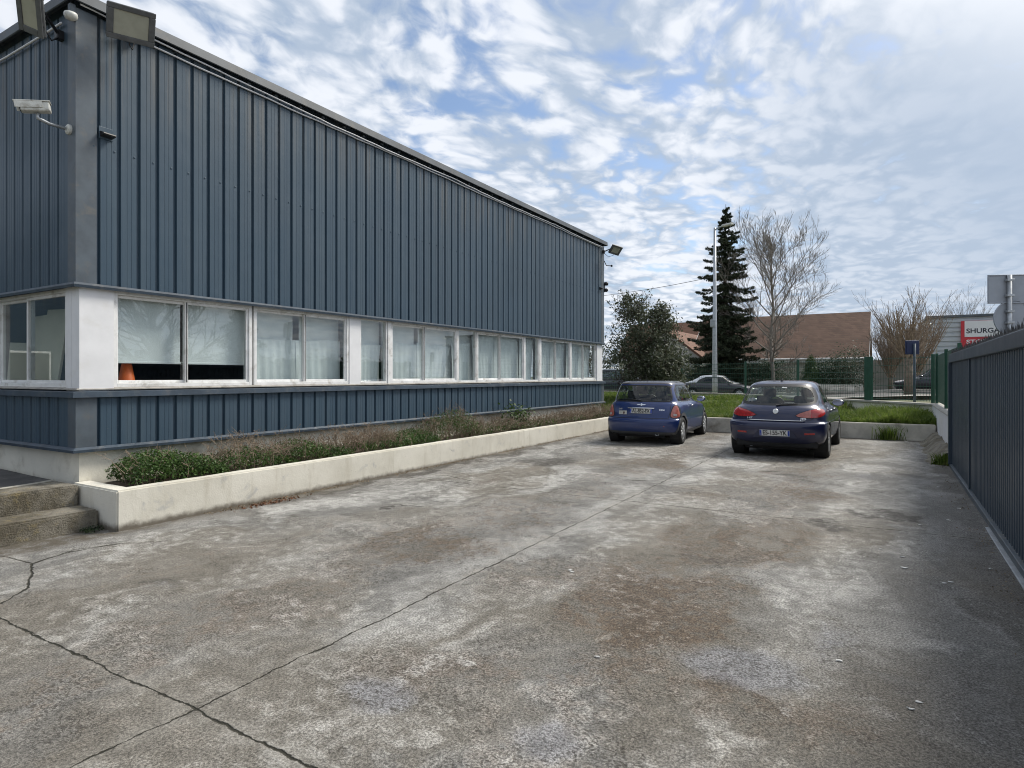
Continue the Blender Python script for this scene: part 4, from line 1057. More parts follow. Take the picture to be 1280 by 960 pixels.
def wheel(parent, x, y, r, wd, style, M_r=None):
    s_ = 1 if x > 0 else -1
    M = Matrix.Translation((x, y, r)) @ Matrix.Rotation(R(90)*s_, 4, 'Y')     # local +z points outwards
    wh = bpy.data.objects.new('wheel', None); COL.objects.link(wh); wh.parent = parent; wh.empty_display_size = .1
    wh.location = (0, 0, 0)
    g = G(); h = wd/2
    g.lathe([(r*.66, -h*.9), (r*.90, -h*.98), (r*.97, -h*.8), (r, -h*.45), (r, h*.45), (r*.97, h*.8), (r*.90, h*.98), (r*.70, h*.9), (r*.66, h*.7), (r*.64, h*.2)], 40, M)
    g.obj('tyre', M_TYRE, wh, True)
    g = G(); g.lathe([(r*.67, h*.66), (r*.68, h*.80), (r*.65, h*.84), (r*.60, h*.70)], 36, M)
    ns = 5 if style == 'alloy' else 9
    for k in range(ns):
        a = 2*math.pi*k/ns; Rm = M @ Matrix.Rotation(a, 4, 'Z')
        w_ = r*(.11 if style == 'alloy' else .085)
        g.add([Rm @ Vector(p) for p in ((r*.12, -w_*.9, h*.88), (r*.64, -w_*1.25, h*.74), (r*.64, w_*1.25, h*.74), (r*.12, w_*.9, h*.88), (r*.12, -w_, h*.5), (r*.64, -w_*1.4, h*.5), (r*.64, w_*1.4, h*.5), (r*.12, w_, h*.5))],
              [(0, 1, 2, 3), (0, 4, 5, 1), (3, 2, 6, 7), (1, 5, 6, 2), (0, 3, 7, 4)])
    g.lathe([(r*.22, h*.5), (r*.21, h*.86), (r*.15, h*.93), (.004, h*.94)], 20, M)
    g.obj('rim', M_RIM, wh, True)
    g = G(); g.lathe([(r*.645, h*.15), (r*.645, h*.35), (r*.3, h*.40), (.003, h*.40)], 28, M); g.obj('brake_shade', M_DARK, wh)
    return wh
def headrest_seat(g, x, y, z=.32, wd=.48, back=.60, rest=True):
    g.bbox((x-wd/2, y, z), (x+wd/2, y+.50, z+.18), .05)
    M = Matrix.Translation((x, y+.02, z+.14)) @ Matrix.Rotation(R(14), 4, 'X')
    g.bbox((-wd/2, -.06, 0), (wd/2, .08, back), .05, M=M)
    if rest: g.bbox((-.13, -.05, back+.04), (.13, .06, back+.22), .045, M=M)
def number_plate(parent, text, M, band=True, mat=None, wd=.52, ht=.11):
    g = G(); g.bbox((-wd/2, -ht/2, 0), (wd/2, ht/2, .008), .004, M=M); p = g.obj('number_plate', mat or M_PLATE, parent)
    if band:
        for s_ in (-1, 1):
            g = G(); g.box((s_*wd*.462-.017, -ht/2+.005, .0082), (s_*wd*.462+.017, ht/2-.005, .0095), M=M); g.obj('blue_band', M_EUBLUE, p)
        text_obj('lettering', 'F', .03, M_PLATE, M @ Matrix.Translation((-wd*.455, -ht*.27, .0097)), p, .0006)
    text_obj('lettering', text, .118, M_BLACK, M @ Matrix.Translation((0, .002, .0085)), p, .001, .003, wd*.80)
    return p
def mat4(loc, right, up):
    r_ = Vector(right).normalized(); u = Vector(up); u = (u-r_*u.dot(r_)).normalized(); n_ = r_.cross(u)
    return Matrix(((r_.x, u.x, n_.x, loc[0]), (r_.y, u.y, n_.y, loc[1]), (r_.z, u.z, n_.z, loc[2]), (0, 0, 0, 1)))
def surf_y(bm, x, z):
    """y of the rear skin at (x, z)"""
    best = None
    for f in bm.faces:
        if f.normal.y > -.05: continue
        xs_ = [v.co.x for v in f.verts]; zs_ = [v.co.z for v in f.verts]
        if min(xs_) <= x <= max(xs_) and min(zs_) <= z <= max(zs_):
            c = f.calc_center_median(); n_ = f.normal
            y = c.y-((x-c.x)*n_.x+(z-c.z)*n_.z)/n_.y
            if best is None or y < best[0]: best = (y, n_.copy())
    return best or (0, Vector((0, -1, 0)))
def on_rear(bm, x, z, out=.004):
    y, n_ = surf_y(bm, x, z)
    p = Vector((x, y, z))+n_*out
    r_ = Vector((1, 0, 0)); r_ = (r_-n_*r_.dot(n_)).normalized()
    return mat4(p, r_, n_.cross(r_))          # +z of the matrix = n
def circle(cy, cz, r, n=22): return [(cy+r*math.cos(2*math.pi*i/n), cz+r*math.sin(2*math.pi*i/n)) for i in range(n)]
def floor_and_wells(parent, L, w_, ya, yf, r, zt=.46):
    g = G(); g.bbox((-w_+.16, .14, .20), (w_-.16, L-.16, .34), .03); 
    g.bbox((-w_+.30, .22, .15), (w_-.34, ya-.35, .26), .03)
    g.obj('underbody', M_DARK, parent)
    for y in (ya, yf):
        for s_ in (-1, 1):
            g = G(); M = Matrix.Translation((s_*(w_-.245), y, r)) @ Matrix.Rotation(R(90)*s_, 4, 'Y')
            n = 24; rr = r+.055
            vs = [M @ Vector((rr*math.cos(2*math.pi*k/n), rr*math.sin(2*math.pi*k/n), hh)) for hh in (0, .20) for k in range(n)]
            g.add(vs, [(k, (k+1) % n, n+(k+1) % n, n+k) for k in range(n)]+[tuple(range(n))])
            g.obj('wheel_well', M_DARK, parent)

def mirror_pair(parent, x, y, z, mat, sz=(.10, .06, .065)):
    for s_ in (1, -1):
        g = G(); M = Matrix.Translation((s_*(x+.085), y, z)) @ Matrix.Rotation(R(-8*s_), 4, 'Z')
        bmv = G(); bmv.lathe([(.012, -.055), (.72, -.05), (.95, -.02), (1, .0), (.92, .04), (.6, .075), (.2, .09)], 18)
        g.add([M @ Vector((v[0]*sz[0], v[2]*1.0*sz[1]/.06, v[1]*sz[2])) for v in bmv.v], bmv.f)
        g.tube([(s_*(x-.02), y+.02, z-.035), (s_*(x+.05), y+.015, z-.02)], .018, 6)
        mo = g.obj('door_mirror', mat, parent, True)
        g = G(); g.lathe([(.82, 0), (.80, .01)], 18); g2 = G(); g2.add([M @ Vector((v[0]*sz[0], -.058-v[2], v[1]*sz[2])) for v in g.v], g.f)
        g2.obj('mirror_glass', M_CHROME, mo)

# ---------------------------------------------------------------- small blue hatchback (left)
def build_small_hatch():
    L = 3.63; hw = .844
    t = thing('parked_car', 'mid blue three door hatchback with a dark roof and upright faded red lamps', 'car', (0, 0, 0))
    lv = [(.21, .20, .12, L-.16, .74, .12, .22), (.255, .24, .045, L-.05, .805, .14, .26), (.38, .38, .0, L-.01, .835, .15, .28), (.50, .50, -.005, L, .844, .15, .28),
          (.555, .555, .01, L-.01, .842, .15, .28), (.585, .585, .055, L-.02, .836, .15, .28), (.70, .68, .07, L-.06, .832, .16, .28), (.84, .80, .10, L-.22, .815, .17, .34), (.905, .87, .13, L-.62, .785, .17, .36),
          (.94, .92, .155, L-.98, .752, .17, .34), (1.05, 1.04, .20, L-1.12, .726, .16, .28), (1.18, 1.17, .265, L-1.29, .690, .15, .24), (1.295, 1.29, .33, L-1.47, .652, .14, .22), (1.355, 1.35, .375, L-1.60, .618, .13, .2), (1.388, 1.388, .45, L-1.72, .55, .13, .2), (1.405, 1.408, .62, L-1.86, .42, .1, .15), (1.413, 1.416, .90, L-2.1, .22, .06, .08)]
    bm = car_shell(lv, L); lay = bm.faces.layers.int.new('tag')
    lay = bm.faces.layers.int['tag']
    ya, yf, r = .56, 3.03, .30
    # roof panel above the glass line
    for f in bm.faces:
        if f.calc_center_median().z > 1.325 and f[lay] == 0: f[lay] = 20
    # rear window, its black surround, side windows
    rw = smooth_poly([(-.50, .965), (0, .958), (.50, .965), (.625, .985), (.60, 1.13), (.565, 1.245), (.53, 1.285), (0, 1.295), (-.53, 1.285), (-.565, 1.245), (-.60, 1.13), (-.625, .985)], 2)
    cut(bm, grow(rw, .022), 1, is_rear, 2, lay); cut(bm, rw, 1, is_rear, 1, lay, only=(2,))
    for want, ta in ((is_right, 3), (is_left, 5)):
        band = [(.50, .945), (2.60, .955), (2.36, 1.16), (2.13, 1.315), (.62, 1.325), (.47, 1.20), (.44, 1.05)]
        cut(bm, band, 0, want, 6, lay, only=(0, 20))
        cut(bm, [(.54, .965), (1.20, .965), (1.18, 1.30), (.66, 1.305), (.53, 1.19), (.50, 1.06)], 0, want, 3, lay, only=(6,))
        cut(bm, [(1.25, .965), (2.52, .97), (2.30, 1.17), (2.10, 1.300), (1.23, 1.30)], 0, want, 4, lay, only=(6,))
    ws = [(-.60, .96), (.60, .96), (.56, 1.32), (-.56, 1.32)]
    cut(bm, ws, 1, is_front, 7, lay, only=(0, 20))
    # tail lamps
    lamp = smooth_poly([(.715, .60), (.80, .62), (.795, .72), (.765, .83), (.725, .865), (.685, .83), (.655, .72), (.645, .63)], 2)
    for s_ in (1, -1):
        pl_ = [(s_*x, z) for x, z in lamp]
        cut(bm, grow(pl_, .018), 1, is_rear, 9, lay, only=(0,)); cut(bm, pl_, 1, is_rear, 8 if s_ > 0 else 18, lay, only=(9,))
    # boot lid seam
    lid = [(-.60, .575), (.60, .575), (.63, .70), (.645, .945), (-.645, .945), (-.63, .70)]
    cut(bm, lid, 1, is_rear, 10, lay, only=(0,)); cut(bm, grow(lid, -.010), 1, is_rear, 11, lay, only=(10,))
    # bumper
    bmp = [(-.90, .20), (.90, .20), (.90, .555), (-.90, .555)]
    cut(bm, bmp, 1, lambda f: f.normal.y < -.05 and f.calc_center_median().y < .42, 12, lay, only=(0,))
    cut(bm, [(-.9, .20), (.9, .20), (.9, .285), (-.9, .285)], 1, lambda f: f.normal.y < .2 and f.calc_center_median().y < .42, 13, lay, only=(0, 12))
    # wheel arches, doors, sill
    for want in (is_right, is_left):
        for yc in (ya, yf):
            cut(bm, circle(yc, r+.01, .395), 0, want, 13, lay, only=(0, 12, 13)); cut(bm, circle(yc, r, .335), 0, want, 99, lay, only=(0, 12, 13))
        cut(bm, [(.3, .19), (3.4, .19), (3.4, .285), (.3, .285)], 0, want, 13, lay, only=(0,))
        dr_ = [(1.21, .31), (2.42, .31), (2.60, .50), (2.62, .94), (1.22, .935)]
        cut(bm, dr_, 0, want, 14, lay, only=(0,)); cut(bm, grow(dr_, -.009), 0, want, 15 if want is is_right else 16, lay, only=(14,))
    # chrome belt line
    for want in (is_right, is_left, is_rear): cut(bm, [(-5, .930), (5, .930), (5, .945), (-5, .945)], 0 if want is not is_rear else 1, want, 17, lay, only=(0,))
    for f in bm.faces:
        if f[lay] == 0 and abs(f.normal.x) < .3 and f.normal.z < -.5: f[lay] = 13
    bm.verts.index_update(); bm.normal_update()
    body = take(bm, lay, (0, 2, 6, 9, 10, 14), 'body', [M_BLUE, M_BLACK], t, 0, {2: 1, 6: 1, 9: 1, 10: 1, 14: 1})
    take(bm, lay, (20,), 'roof', M_ROOFDK, t)
    take(bm, lay, (1,), 'rear_window', M_CARGLASS, t, -.006)
    take(bm, lay, (7,), 'windscreen', M_CARGLASS, t, -.004)
    split_sides(bm, lay, (3, 4))
    for k in (3, 4, 103, 104): take(bm, lay, (k,), 'side_window', M_CARGLASS, t, -.005)
    for k in (8, 18):
        lo = take(bm, lay, (k,), 'tail_lamp', M_REDPALE, t, .006)
        s_ = 1 if k == 8 else -1
        g = G(); q = on_rear(bm, s_*.725, .66, .010); g.bbox((-.04, -.025, 0), (.04, .025, .004), .003, M=q); g.obj('reversing_lens', M_PALELAMP, lo)
    take(bm, lay, (11,), 'boot_lid', M_BLUE, t, .002)
    take(bm, lay, (12,), 'rear_bumper', M_BLUE, t, .004)
    take(bm, lay, (13,), 'arch_and_sill_trim', M_GREYPL, t, .008)
    take(bm, lay, (17,), 'belt_strip', M_CHROME, t, .004)
    for k, s_ in ((15, 1), (16, -1)):
        dd = take(bm, lay, (k,), 'door', M_BLUE, t, .001)
        g = G(); g.tube([(s_*.835, 1.33, .835), (s_*.862, 1.36, .838), (s_*.862, 1.46, .838), (s_*.835, 1.49, .835)], .012, 6); g.obj('handle', M_CHROME, dd, True)
    for x in (hw-.10, -hw+.10):
        for y in (ya, yf): wheel(t, x, y, r, .185, 'cap')
    floor_and_wells(t, L, hw, ya, yf, r)
    g = G()
    for x in (-.36, .36): headrest_seat(g, x, 1.55)
    g.obj('front_seat', M_SEAT, t, True)
    g = G(); headrest_seat(g, -.33, .72, .33, .58, .50); headrest_seat(g, .33, .72, .33, .58, .50); g.obj('rear_seat', M_SEAT, t, True)
    g = G(); g.bbox((-.66, 2.32, .70), (.66, 2.62, .90), .05); g.obj('dashboard', M_SEAT, t, True)
    g = G(); M = Matrix.Translation((-.36, 2.2, .88)) @ Matrix.Rotation(R(-65), 4, 'X')
    g.tube([M @ Vector((.18*math.cos(a), .18*math.sin(a), 0)) for a in np.linspace(0, 6.283, 21)], .016, 6, cap=False); g.obj('steering_wheel', M_BLACK, t, True)
    # plate, its chrome handle bar, badges, wiper, exhaust, aerial
    number_plate(t, 'AL-852-FX', on_rear(bm, 0, .735, .005), True, M_PLATEY, .50, .105)
    g = G(); q = on_rear(bm, 0, .80, .004); g.bbox((-.30, -.012, 0), (.30, .012, .020), .007, M=q); g.obj('lid_handle', M_CHROME, t, True)
    g = G(); q = on_rear(bm, 0, .875, .004); g.lathe([(.032, 0), (.03, .006), (.02, .009)], 18, q)
    for s_ in (-1, 1): g.prism([(s_*.03, -.012), (s_*.095, -.004), (s_*.095, .010), (s_*.03, .014)], 2, .001, .006, M=q)
    g.obj('winged_badge', M_CHROME, t)
    for x, z, wd, tx in ((-.48, .775, .085, 'ONE'), (.46, .765, .11, 'MINI')):
        text_obj('badge_lettering', tx, .045, M_CHROME, on_rear(bm, x, z, .004), t, .002, .002, wd)
    g = G(); q = on_rear(bm, -.42, .695, .003); g.box((-.095, -.042, 0), (.095, .042, .002), M=q); g.obj('sticker', M_PLATEY, t)
    g = G(); q = on_rear(bm, -.385, .69, .0055); g.box((-.03, -.025, 0), (.05, .025, .001), M=q); g.obj('sticker', plain('brown_print', (.10, .05, .05), .6), t)
    g = G(); y0 = surf_y(bm, 0, .985)[0]; g.tube([(-.02, y0-.03, .975), (-.1, y0-.035, .985), (-.42, y0+.025, 1.0)], [.016, .011, .006], 6); g.obj('rear_wiper', M_BLACK, t)
    M = Matrix.Translation((.36, .10, .235)) @ Matrix.Rotation(R(90), 4, 'X')
    g = G(); g.lathe([(.04, -.25), (.04, .03), (.033, .032), (.031, -.02)], 16, M); g.obj('exhaust', M_METAL, t, True)
    g = G(); g.tube([(0, .62, 1.402), (0, .58, 1.43), (0, .42, 1.60)], [.014, .006, .003], 6); g.obj('aerial', M_BLACK, t)
    mirror_pair(t, .77, 2.40, .955, M_BLUE, (.105, .065, .07))
    g = G(); g.bbox((-.53, .0, .30), (-.45, .02, .33), .004) ; g.v = [(x, y+surf_y(bm, .55, .42)[0]-.012, z+.10) for x, y, z in [(-v[0], v[1], v[2]) for v in g.v]]; g.obj('reflector', M_REDPALE, t)
    bm.free()
    return t

# ---------------------------------------------------------------- dark navy hatchback (right)
def build_navy_hatch():
    L = 4.17; hw = .865
    t = thing('parked_car', 'dark navy hatchback with slanted red lamps and an oval rear window', 'car', (0, 0, 0))
    lv = [(.24, .22, .20, L-.18, .73, .14, .24), (.30, .26, .085, L-.06, .815, .15, .26), (.40, .38, .025, L-.01, .85, .15, .28), (.54, .52, .0, L, .863, .15, .28), (.63, .60, .005, L-.01, .866, .15, .28),
          (.665, .63, .03, L-.02, .864, .15, .28), (.685, .65, .085, L-.03, .856, .16, .28), (.76, .72, .10, L-.08, .848, .18, .30), (.86, .80, .12, L-.25, .828, .20, .34), (.93, .87, .165, L-.72, .790, .22, .36),
          (.975, .93, .215, L-1.08, .748, .23, .34), (1.06, 1.02, .29, L-1.22, .716, .23, .30), (1.16, 1.13, .38, L-1.40, .680, .23, .26), (1.26, 1.24, .475, L-1.60, .640, .22, .24), (1.335, 1.33, .56, L-1.78, .600, .20, .22), (1.385, 1.385, .66, L-1.92, .545, .18, .20), (1.415, 1.418, .80, L-2.06, .46, .15, .16), (1.432, 1.436, 1.05, L-2.25, .33, .1, .1), (1.438, 1.442, 1.35, L-2.5, .15, .05, .05)]
    bm = car_shell(lv, L); lay = bm.faces.layers.int.new('tag')
    lay = bm.faces.layers.int['tag']
    ya, yf, r = .70, 3.246, .315
    rw = smooth_poly([(-.40, .985), (0, .978), (.40, .985), (.585, 1.005), (.645, 1.05), (.64, 1.13), (.595, 1.24), (.525, 1.31), (.40, 1.345), (0, 1.358), (-.40, 1.345), (-.525, 1.31), (-.595, 1.24), (-.64, 1.13), (-.645, 1.05), (-.585, 1.005)], 2)
    cut(bm, grow(rw, .012), 1, is_rear, 2, lay); cut(bm, rw, 1, is_rear, 22, lay, only=(2,)); cut(bm, grow(rw, -.035), 1, is_rear, 1, lay, only=(22,))
    for want, ta in ((is_right, 3), (is_left, 5)):
        band = [(.98, .985), (2.92, .965), (2.60, 1.19), (2.34, 1.34), (1.30, 1.355), (1.06, 1.25), (.93, 1.08)]
        cut(bm, band, 0, want, 6, lay, only=(0,))
        cut(bm, [(1.05, 1.0), (1.72, .99), (1.70, 1.33), (1.33, 1.335), (1.11, 1.235), (1.0, 1.09)], 0, want, 3, lay, only=(6,))
        cut(bm, [(1.78, .99), (2.83, .98), (2.55, 1.20), (2.32, 1.32), (1.76, 1.33)], 0, want, 4, lay, only=(6,))
    cut(bm, [(-.62, .97), (.62, .97), (.55, 1.345), (-.55, 1.345)], 1, is_front, 7, lay, only=(0,))
    lamp = smooth_poly([(.345, .795), (.44, .765), (.60, .755), (.74, .775), (.80, .83), (.785, .885), (.72, .915), (.62, .90), (.46, .855)], 2)
    inner = [(.30, .70), (.585, .70), (.585, .95), (.30, .95)]
    for s_ in (1, -1):
        pl_ = [(s_*x, z) for x, z in lamp]
        cut(bm, grow(pl_, .010), 1, is_rear, 9, lay, only=(0,)); cut(bm, pl_, 1, is_rear, 8 if s_ > 0 else 18, lay, only=(9,))
        cut(bm, [(s_*x, z) for x, z in inner], 1, is_rear, 28 if s_ > 0 else 38, lay, only=(8, 18))
    lid = smooth_poly([(-.56, .70), (.56, .70), (.635, .74), (.655, .84), (.69, .98), (.66, 1.13), (.60, 1.28), (.45, 1.385), (0, 1.40), (-.45, 1.385), (-.60, 1.28), (-.66, 1.13), (-.69, .98), (-.655, .84), (-.635, .74)], 1)
    cut(bm, lid, 1, is_rear, 10, lay, only=(0,)); cut(bm, grow(lid, -.009), 1, is_rear, 11, lay, only=(10,))
    cut(bm, [(-.90, .23), (.90, .23), (.90, .672), (-.90, .672)], 1, lambda f: f.normal.y < -.05 and f.calc_center_median().y < .50, 12, lay, only=(0,))
    cut(bm, [(-.9, .23), (.9, .23), (.9, .285), (-.9, .285)], 1, lambda f: f.normal.y < .2 and f.calc_center_median().y < .50, 13, lay, only=(0, 12))
    for want in (is_right, is_left):
        for yc in (ya, yf): cut(bm, circle(yc, r, .348, 26), 0, want, 99, lay, only=(0, 12, 13))
        for dr_, kk in (([(1.02, .33), (1.70, .32), (1.74, .96), (1.02, .965), (.985, .70)], 15), ([(1.725, .32), (2.72, .32), (2.92, .55), (2.93, .95), (1.765, .96)], 16)):
            cut(bm, dr_, 0, want, 14, lay, only=(0,)); cut(bm, grow(dr_, -.008), 0, want, kk+(0 if want is is_right else 10), lay, only=(14,))
    bm.verts.index_update(); bm.normal_update()
    take(bm, lay, (0, 2, 6, 9, 10, 14, 22), 'body', [M_NAVY, M_BLACK], t, 0, {2: 1, 6: 1, 9: 1, 10: 1, 14: 1, 22: 1})
    take(bm, lay, (1,), 'rear_window', M_CARGLASS, t, -.005)
    take(bm, lay, (7,), 'windscreen', M_CARGLASS, t, -.004)
    split_sides(bm, lay, (3, 4))
    for k in (3, 4, 103, 104): take(bm, lay, (k,), 'side_window', M_CARGLASS, t, -.005)
    for a, b in ((8, 28), (18, 38)):
        lo = take(bm, lay, (a,), 'tail_lamp', M_RED, t, .012)
        take(bm, lay, (b,), 'inner_lens', M_REDPALE if a == 8 else M_RED, lo, .012)
    take(bm, lay, (11,), 'boot_lid', M_NAVY, t, .002)
    take(bm, lay, (12,), 'rear_bumper', M_NAVY, t, .004)
    take(bm, lay, (13,), 'lower_trim', M_GREYPL, t, .004)
    for k in (15, 16, 25, 26):
        dd = take(bm, lay, (k,), 'door', M_NAVY, t, .001); s_ = 1 if k < 20 else -1; y = 1.08 if k in (15, 25) else 1.86
        g = G(); g.tube([(s_*.82, y, .865), (s_*.858, y+.03, .868), (s_*.858, y+.14, .868), (s_*.82, y+.17, .865)], .011, 6); g.obj('handle', M_CHROME, dd, True)
    for x in (hw-.105, -hw+.105):
        for y in (ya, yf): wheel(t, x, y, r, .20, 'alloy')
    floor_and_wells(t, L, hw, ya, yf, r)
    g = G()
    for x in (-.37, .37): headrest_seat(g, x, 1.98, .34, .50, .58)
    g.obj('front_seat', M_SEAT, t, True)
    g = G(); g.bbox((-.60, 1.0, .35), (.60, 1.5, .55), .05)
    M = Matrix.Translation((0, 1.02, .5)) @ Matrix.Rotation(R(16), 4, 'X'); g.bbox((-.60, -.06, 0), (.60, .06, .50), .05, M=M)
    for x in (-.34, .34): g.bbox((x-.12, -.04, .50), (x+.12, .05, .66), .045, M=M)
    g.obj('rear_seat', M_SEAT, t, True)
    g = G(); g.bbox((-.68, 2.72, .72), (.68, 3.05, .93), .05); g.obj('dashboard', M_SEAT, t, True)
    g = G(); M = Matrix.Translation((-.37, 2.6, .90)) @ Matrix.Rotation(R(-65), 4, 'X')
    g.tube([M @ Vector((.18*math.cos(a), .18*math.sin(a), 0)) for a in np.linspace(0, 6.283, 21)], .016, 6, cap=False); g.obj('steering_wheel', M_BLACK, t, True)
    # plate in its recess panel
    q = on_rear(bm, 0, .47, .005)
    g = G(); g.prism([(-.38, -.085), (.38, -.085), (.27, .075), (-.27, .075)], 2, 0, .004, M=q); g.obj('plate_recess', plain('satin_navy', (.03, .035, .07), .5), t)
    number_plate(t, 'ES-155-YK', q @ Matrix.Translation((0, .005, .006)), True, M_PLATE, .52, .112)
    g = G(); q = on_rear(bm, 0, .695, .002); pts = []
    for i in range(17):
        x = -.50+i/16*1.0; y, n_ = surf_y(bm, x, .70); pts.append(Vector((x, y-.012, .70)))
    g.tube(pts, .010, 6); g.obj('chrome_strip', M_CHROME, t, True)
    q = on_rear(bm, 0, .865, .003)
    g = G(); g.lathe([(.052, 0), (.05, .008), (.042, .010)], 24, q); bd = g.obj('round_badge', M_CHROME, t, True)
    g = G(); g.lathe([(.038, .0105), (.037, .0125)], 20, q); g.obj('badge_face', M_PLATE, bd)
    for x, tx, wd in ((-.46, '147', .10), (.47, 'JTD', .10)):
        text_obj('badge_lettering', tx, .05, M_CHROME, on_rear(bm, x, .735, .004), t, .002, .002, wd)
    for s_ in (-1, 1):
        q = on_rear(bm, s_*.58, .475, .006); g = G(); g.bbox((-.085, -.016, 0), (.085, .016, .006), .005, M=q); g.obj('reflector', M_RED, t)
    g = G(); y0, n_ = surf_y(bm, 0, .985); g.tube([(.0, y0-.03, .975), (.08, surf_y(bm, .1, .99)[0]-.02, .99), (.36, surf_y(bm, .36, 1.0)[0]-.015, 1.005)], [.02, .012, .006], 6); g.obj('rear_wiper', M_BLACK, t)
    g = G(); g.lathe([(.03, 1.418), (.032, 1.43), (.02, 1.45), (.006, 1.475)], 12, Matrix.Translation((0, .92, 0))); g.tube([(0, .92, 1.46), (0, .86, 1.50)], .005, 5); g.obj('aerial', M_BLACK, t)
    M = Matrix.Translation((-.44, .22, .24)) @ Matrix.Rotation(R(90), 4, 'X')
    g = G(); g.lathe([(.05, -.35), (.05, .05), (.04, .052), (.038, -.02)], 16, M); g.obj('exhaust', M_METAL, t, True)
    g = G(); q = on_rear(bm, .10, 1.30, .003); g.box((-.045, -.015, 0), (.045, .015, .002), M=q); g.obj('sticker', M_PLATE, t)
    mirror_pair(t, .78, 2.70, .955, M_NAVY, (.12, .07, .075))
    bm.free()
    return t
car = build_small_hatch(); car.location = (-4.72, 13.32, .062); car.rotation_euler = (0, 0, R(3.2))
car = build_navy_hatch(); car.location = (-1.80, 12.36, .056); car.rotation_euler = (0, 0, R(-.3))

# ---------------------------------------------------------------- cars in the street beyond the lawn (seen from the side)
def street_car(label, lv, L, hw, r, ya, yf, band, panes, paint, roofmat, roof_z, glassm, head=True):
    t = thing('passing_car', label, 'car', (0, 0, 0), 0)
    bm = car_shell(lv, L); lay = bm.faces.layers.int.new('tag'); lay = bm.faces.layers.int['tag']
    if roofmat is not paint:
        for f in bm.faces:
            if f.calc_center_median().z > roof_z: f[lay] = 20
    for want in (is_right, is_left):
        cut(bm, band, 0, want, 6, lay, only=(0, 20))
        for kp_, pn in enumerate(panes): cut(bm, pn, 0, want, 30+kp_, lay, only=(6,))
        for yc in (ya, yf): cut(bm, circle(yc, r, r+.045), 0, want, 99, lay, only=(0,))
        cut(bm, [(ya+.5, .31), (yf-.55, .31), (yf-.45, .5), (yf-.42, roof_z-.05), (ya+.45, roof_z-.05)], 0, want, 14, lay, only=(0,))
        cut(bm, [(ya+.512, .322), (yf-.558, .322), (yf-.462, .5), (yf-.432, roof_z-.06), (ya+.462, roof_z-.06)], 0, want, 15, lay, only=(14,))
    zt = max(l[0] for l in lv)
    cut(bm, [(-hw*.72, roof_z+.03), (hw*.72, roof_z+.03), (hw*.62, zt-.10), (-hw*.62, zt-.10)], 1, is_front, 7, lay, only=(0, 20))
    cut(bm, [(-hw*.72, roof_z+.04), (hw*.72, roof_z+.04), (hw*.6, zt-.12), (-hw*.6, zt-.12)], 1, is_rear, 8, lay, only=(0, 20))
    cut(bm, [(hw*.50, .62), (hw*.93, .60), (hw*.95, .76), (hw*.6, .73)], 1, is_front, 9, lay, only=(0,)); cut(bm, [(-hw*.93, .60), (-hw*.50, .62), (-hw*.6, .73), (-hw*.95, .76)], 1, is_front, 10, lay, only=(0,))
    cut(bm, [(hw*.6, .68), (hw*.97, .68), (hw*.97, .85), (hw*.6, .85)], 1, is_rear, 11, lay, only=(0,)); cut(bm, [(-hw*.97, .68), (-hw*.6, .68), (-hw*.6, .85), (-hw*.97, .85)], 1, is_rear, 12, lay, only=(0,))
    bm.verts.index_update(); bm.normal_update()
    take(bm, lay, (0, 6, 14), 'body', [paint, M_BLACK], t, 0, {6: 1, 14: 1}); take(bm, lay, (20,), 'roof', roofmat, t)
    split_sides(bm, lay, (15, 30, 31))
    for k in (15, 115): take(bm, lay, (k,), 'door', paint, t, .001)
    for k in (30, 31, 130, 131): take(bm, lay, (k,), 'side_window', glassm, t, -.004)
    take(bm, lay, (7,), 'windscreen', glassm, t, -.004); take(bm, lay, (8,), 'rear_window', glassm, t, -.004)
    for k, nm, mm_ in ((9, 'headlight', M_PALELAMP), (10, 'headlight', M_PALELAMP), (11, 'tail_lamp', M_RED), (12, 'tail_lamp', M_RED)): take(bm, lay, (k,), nm, mm_, t, .005)
    for x in (hw-.10, -hw+.10):
        for y in (ya, yf): wheel(t, x, y, r, .19, 'alloy')
    floor_and_wells(t, L, hw, ya, yf, r)
    g = G()
    for x in (-.36, .36): headrest_seat(g, x, L*.46, .34, .5, .56); headrest_seat(g, x, L*.24, .34, .5, .5)
    g.obj('seat', M_SEAT, t, True)
    mirror_pair(t, hw-.09, yf-.62, roof_z+.05, paint, (.10, .07, .065))
    bm.free()
    return t
def hatch_levels(L, hw, H, belt, rear_slope, front_slope):
    """generic smooth saloon or hatchback"""
    b = belt
    return [(.24, .22, .16, L-.18, hw-.12, .14, .26), (.30, .28, .05, L-.05, hw-.04, .15, .28), (.50, .48, 0, L, hw, .15, .30), (.64, .60, .01, L-.02, hw, .15, .30), (b-.14, b-.24, .05, L-.14, hw-.02, .18, .32), (b-.05, b-.12, .10, L-.55, hw-.05, .2, .34), (b, b-.03, .16, L-1.0, hw-.10, .2, .32),
            (b+.12, b+.10, .16+rear_slope*.33, L-1.0-front_slope*.33, hw-.14, .18, .26), (b+.26, b+.25, .16+rear_slope*.68, L-1.0-front_slope*.68, hw-.20, .16, .22), (H-.10, H-.10, .16+rear_slope*.92, L-1.0-front_slope*.92, hw-.26, .14, .2), (H-.045, H-.045, .16+rear_slope*1.1, L-1.0-front_slope*1.12, hw-.34, .12, .16), (H-.01, H-.01, .16+rear_slope*1.5, L-1.0-front_slope*1.5, hw-.5, .08, .1), (H, H, .16+rear_slope*1.5+.3, L-1.0-front_slope*1.5-.3, hw-.7, .05, .05)]
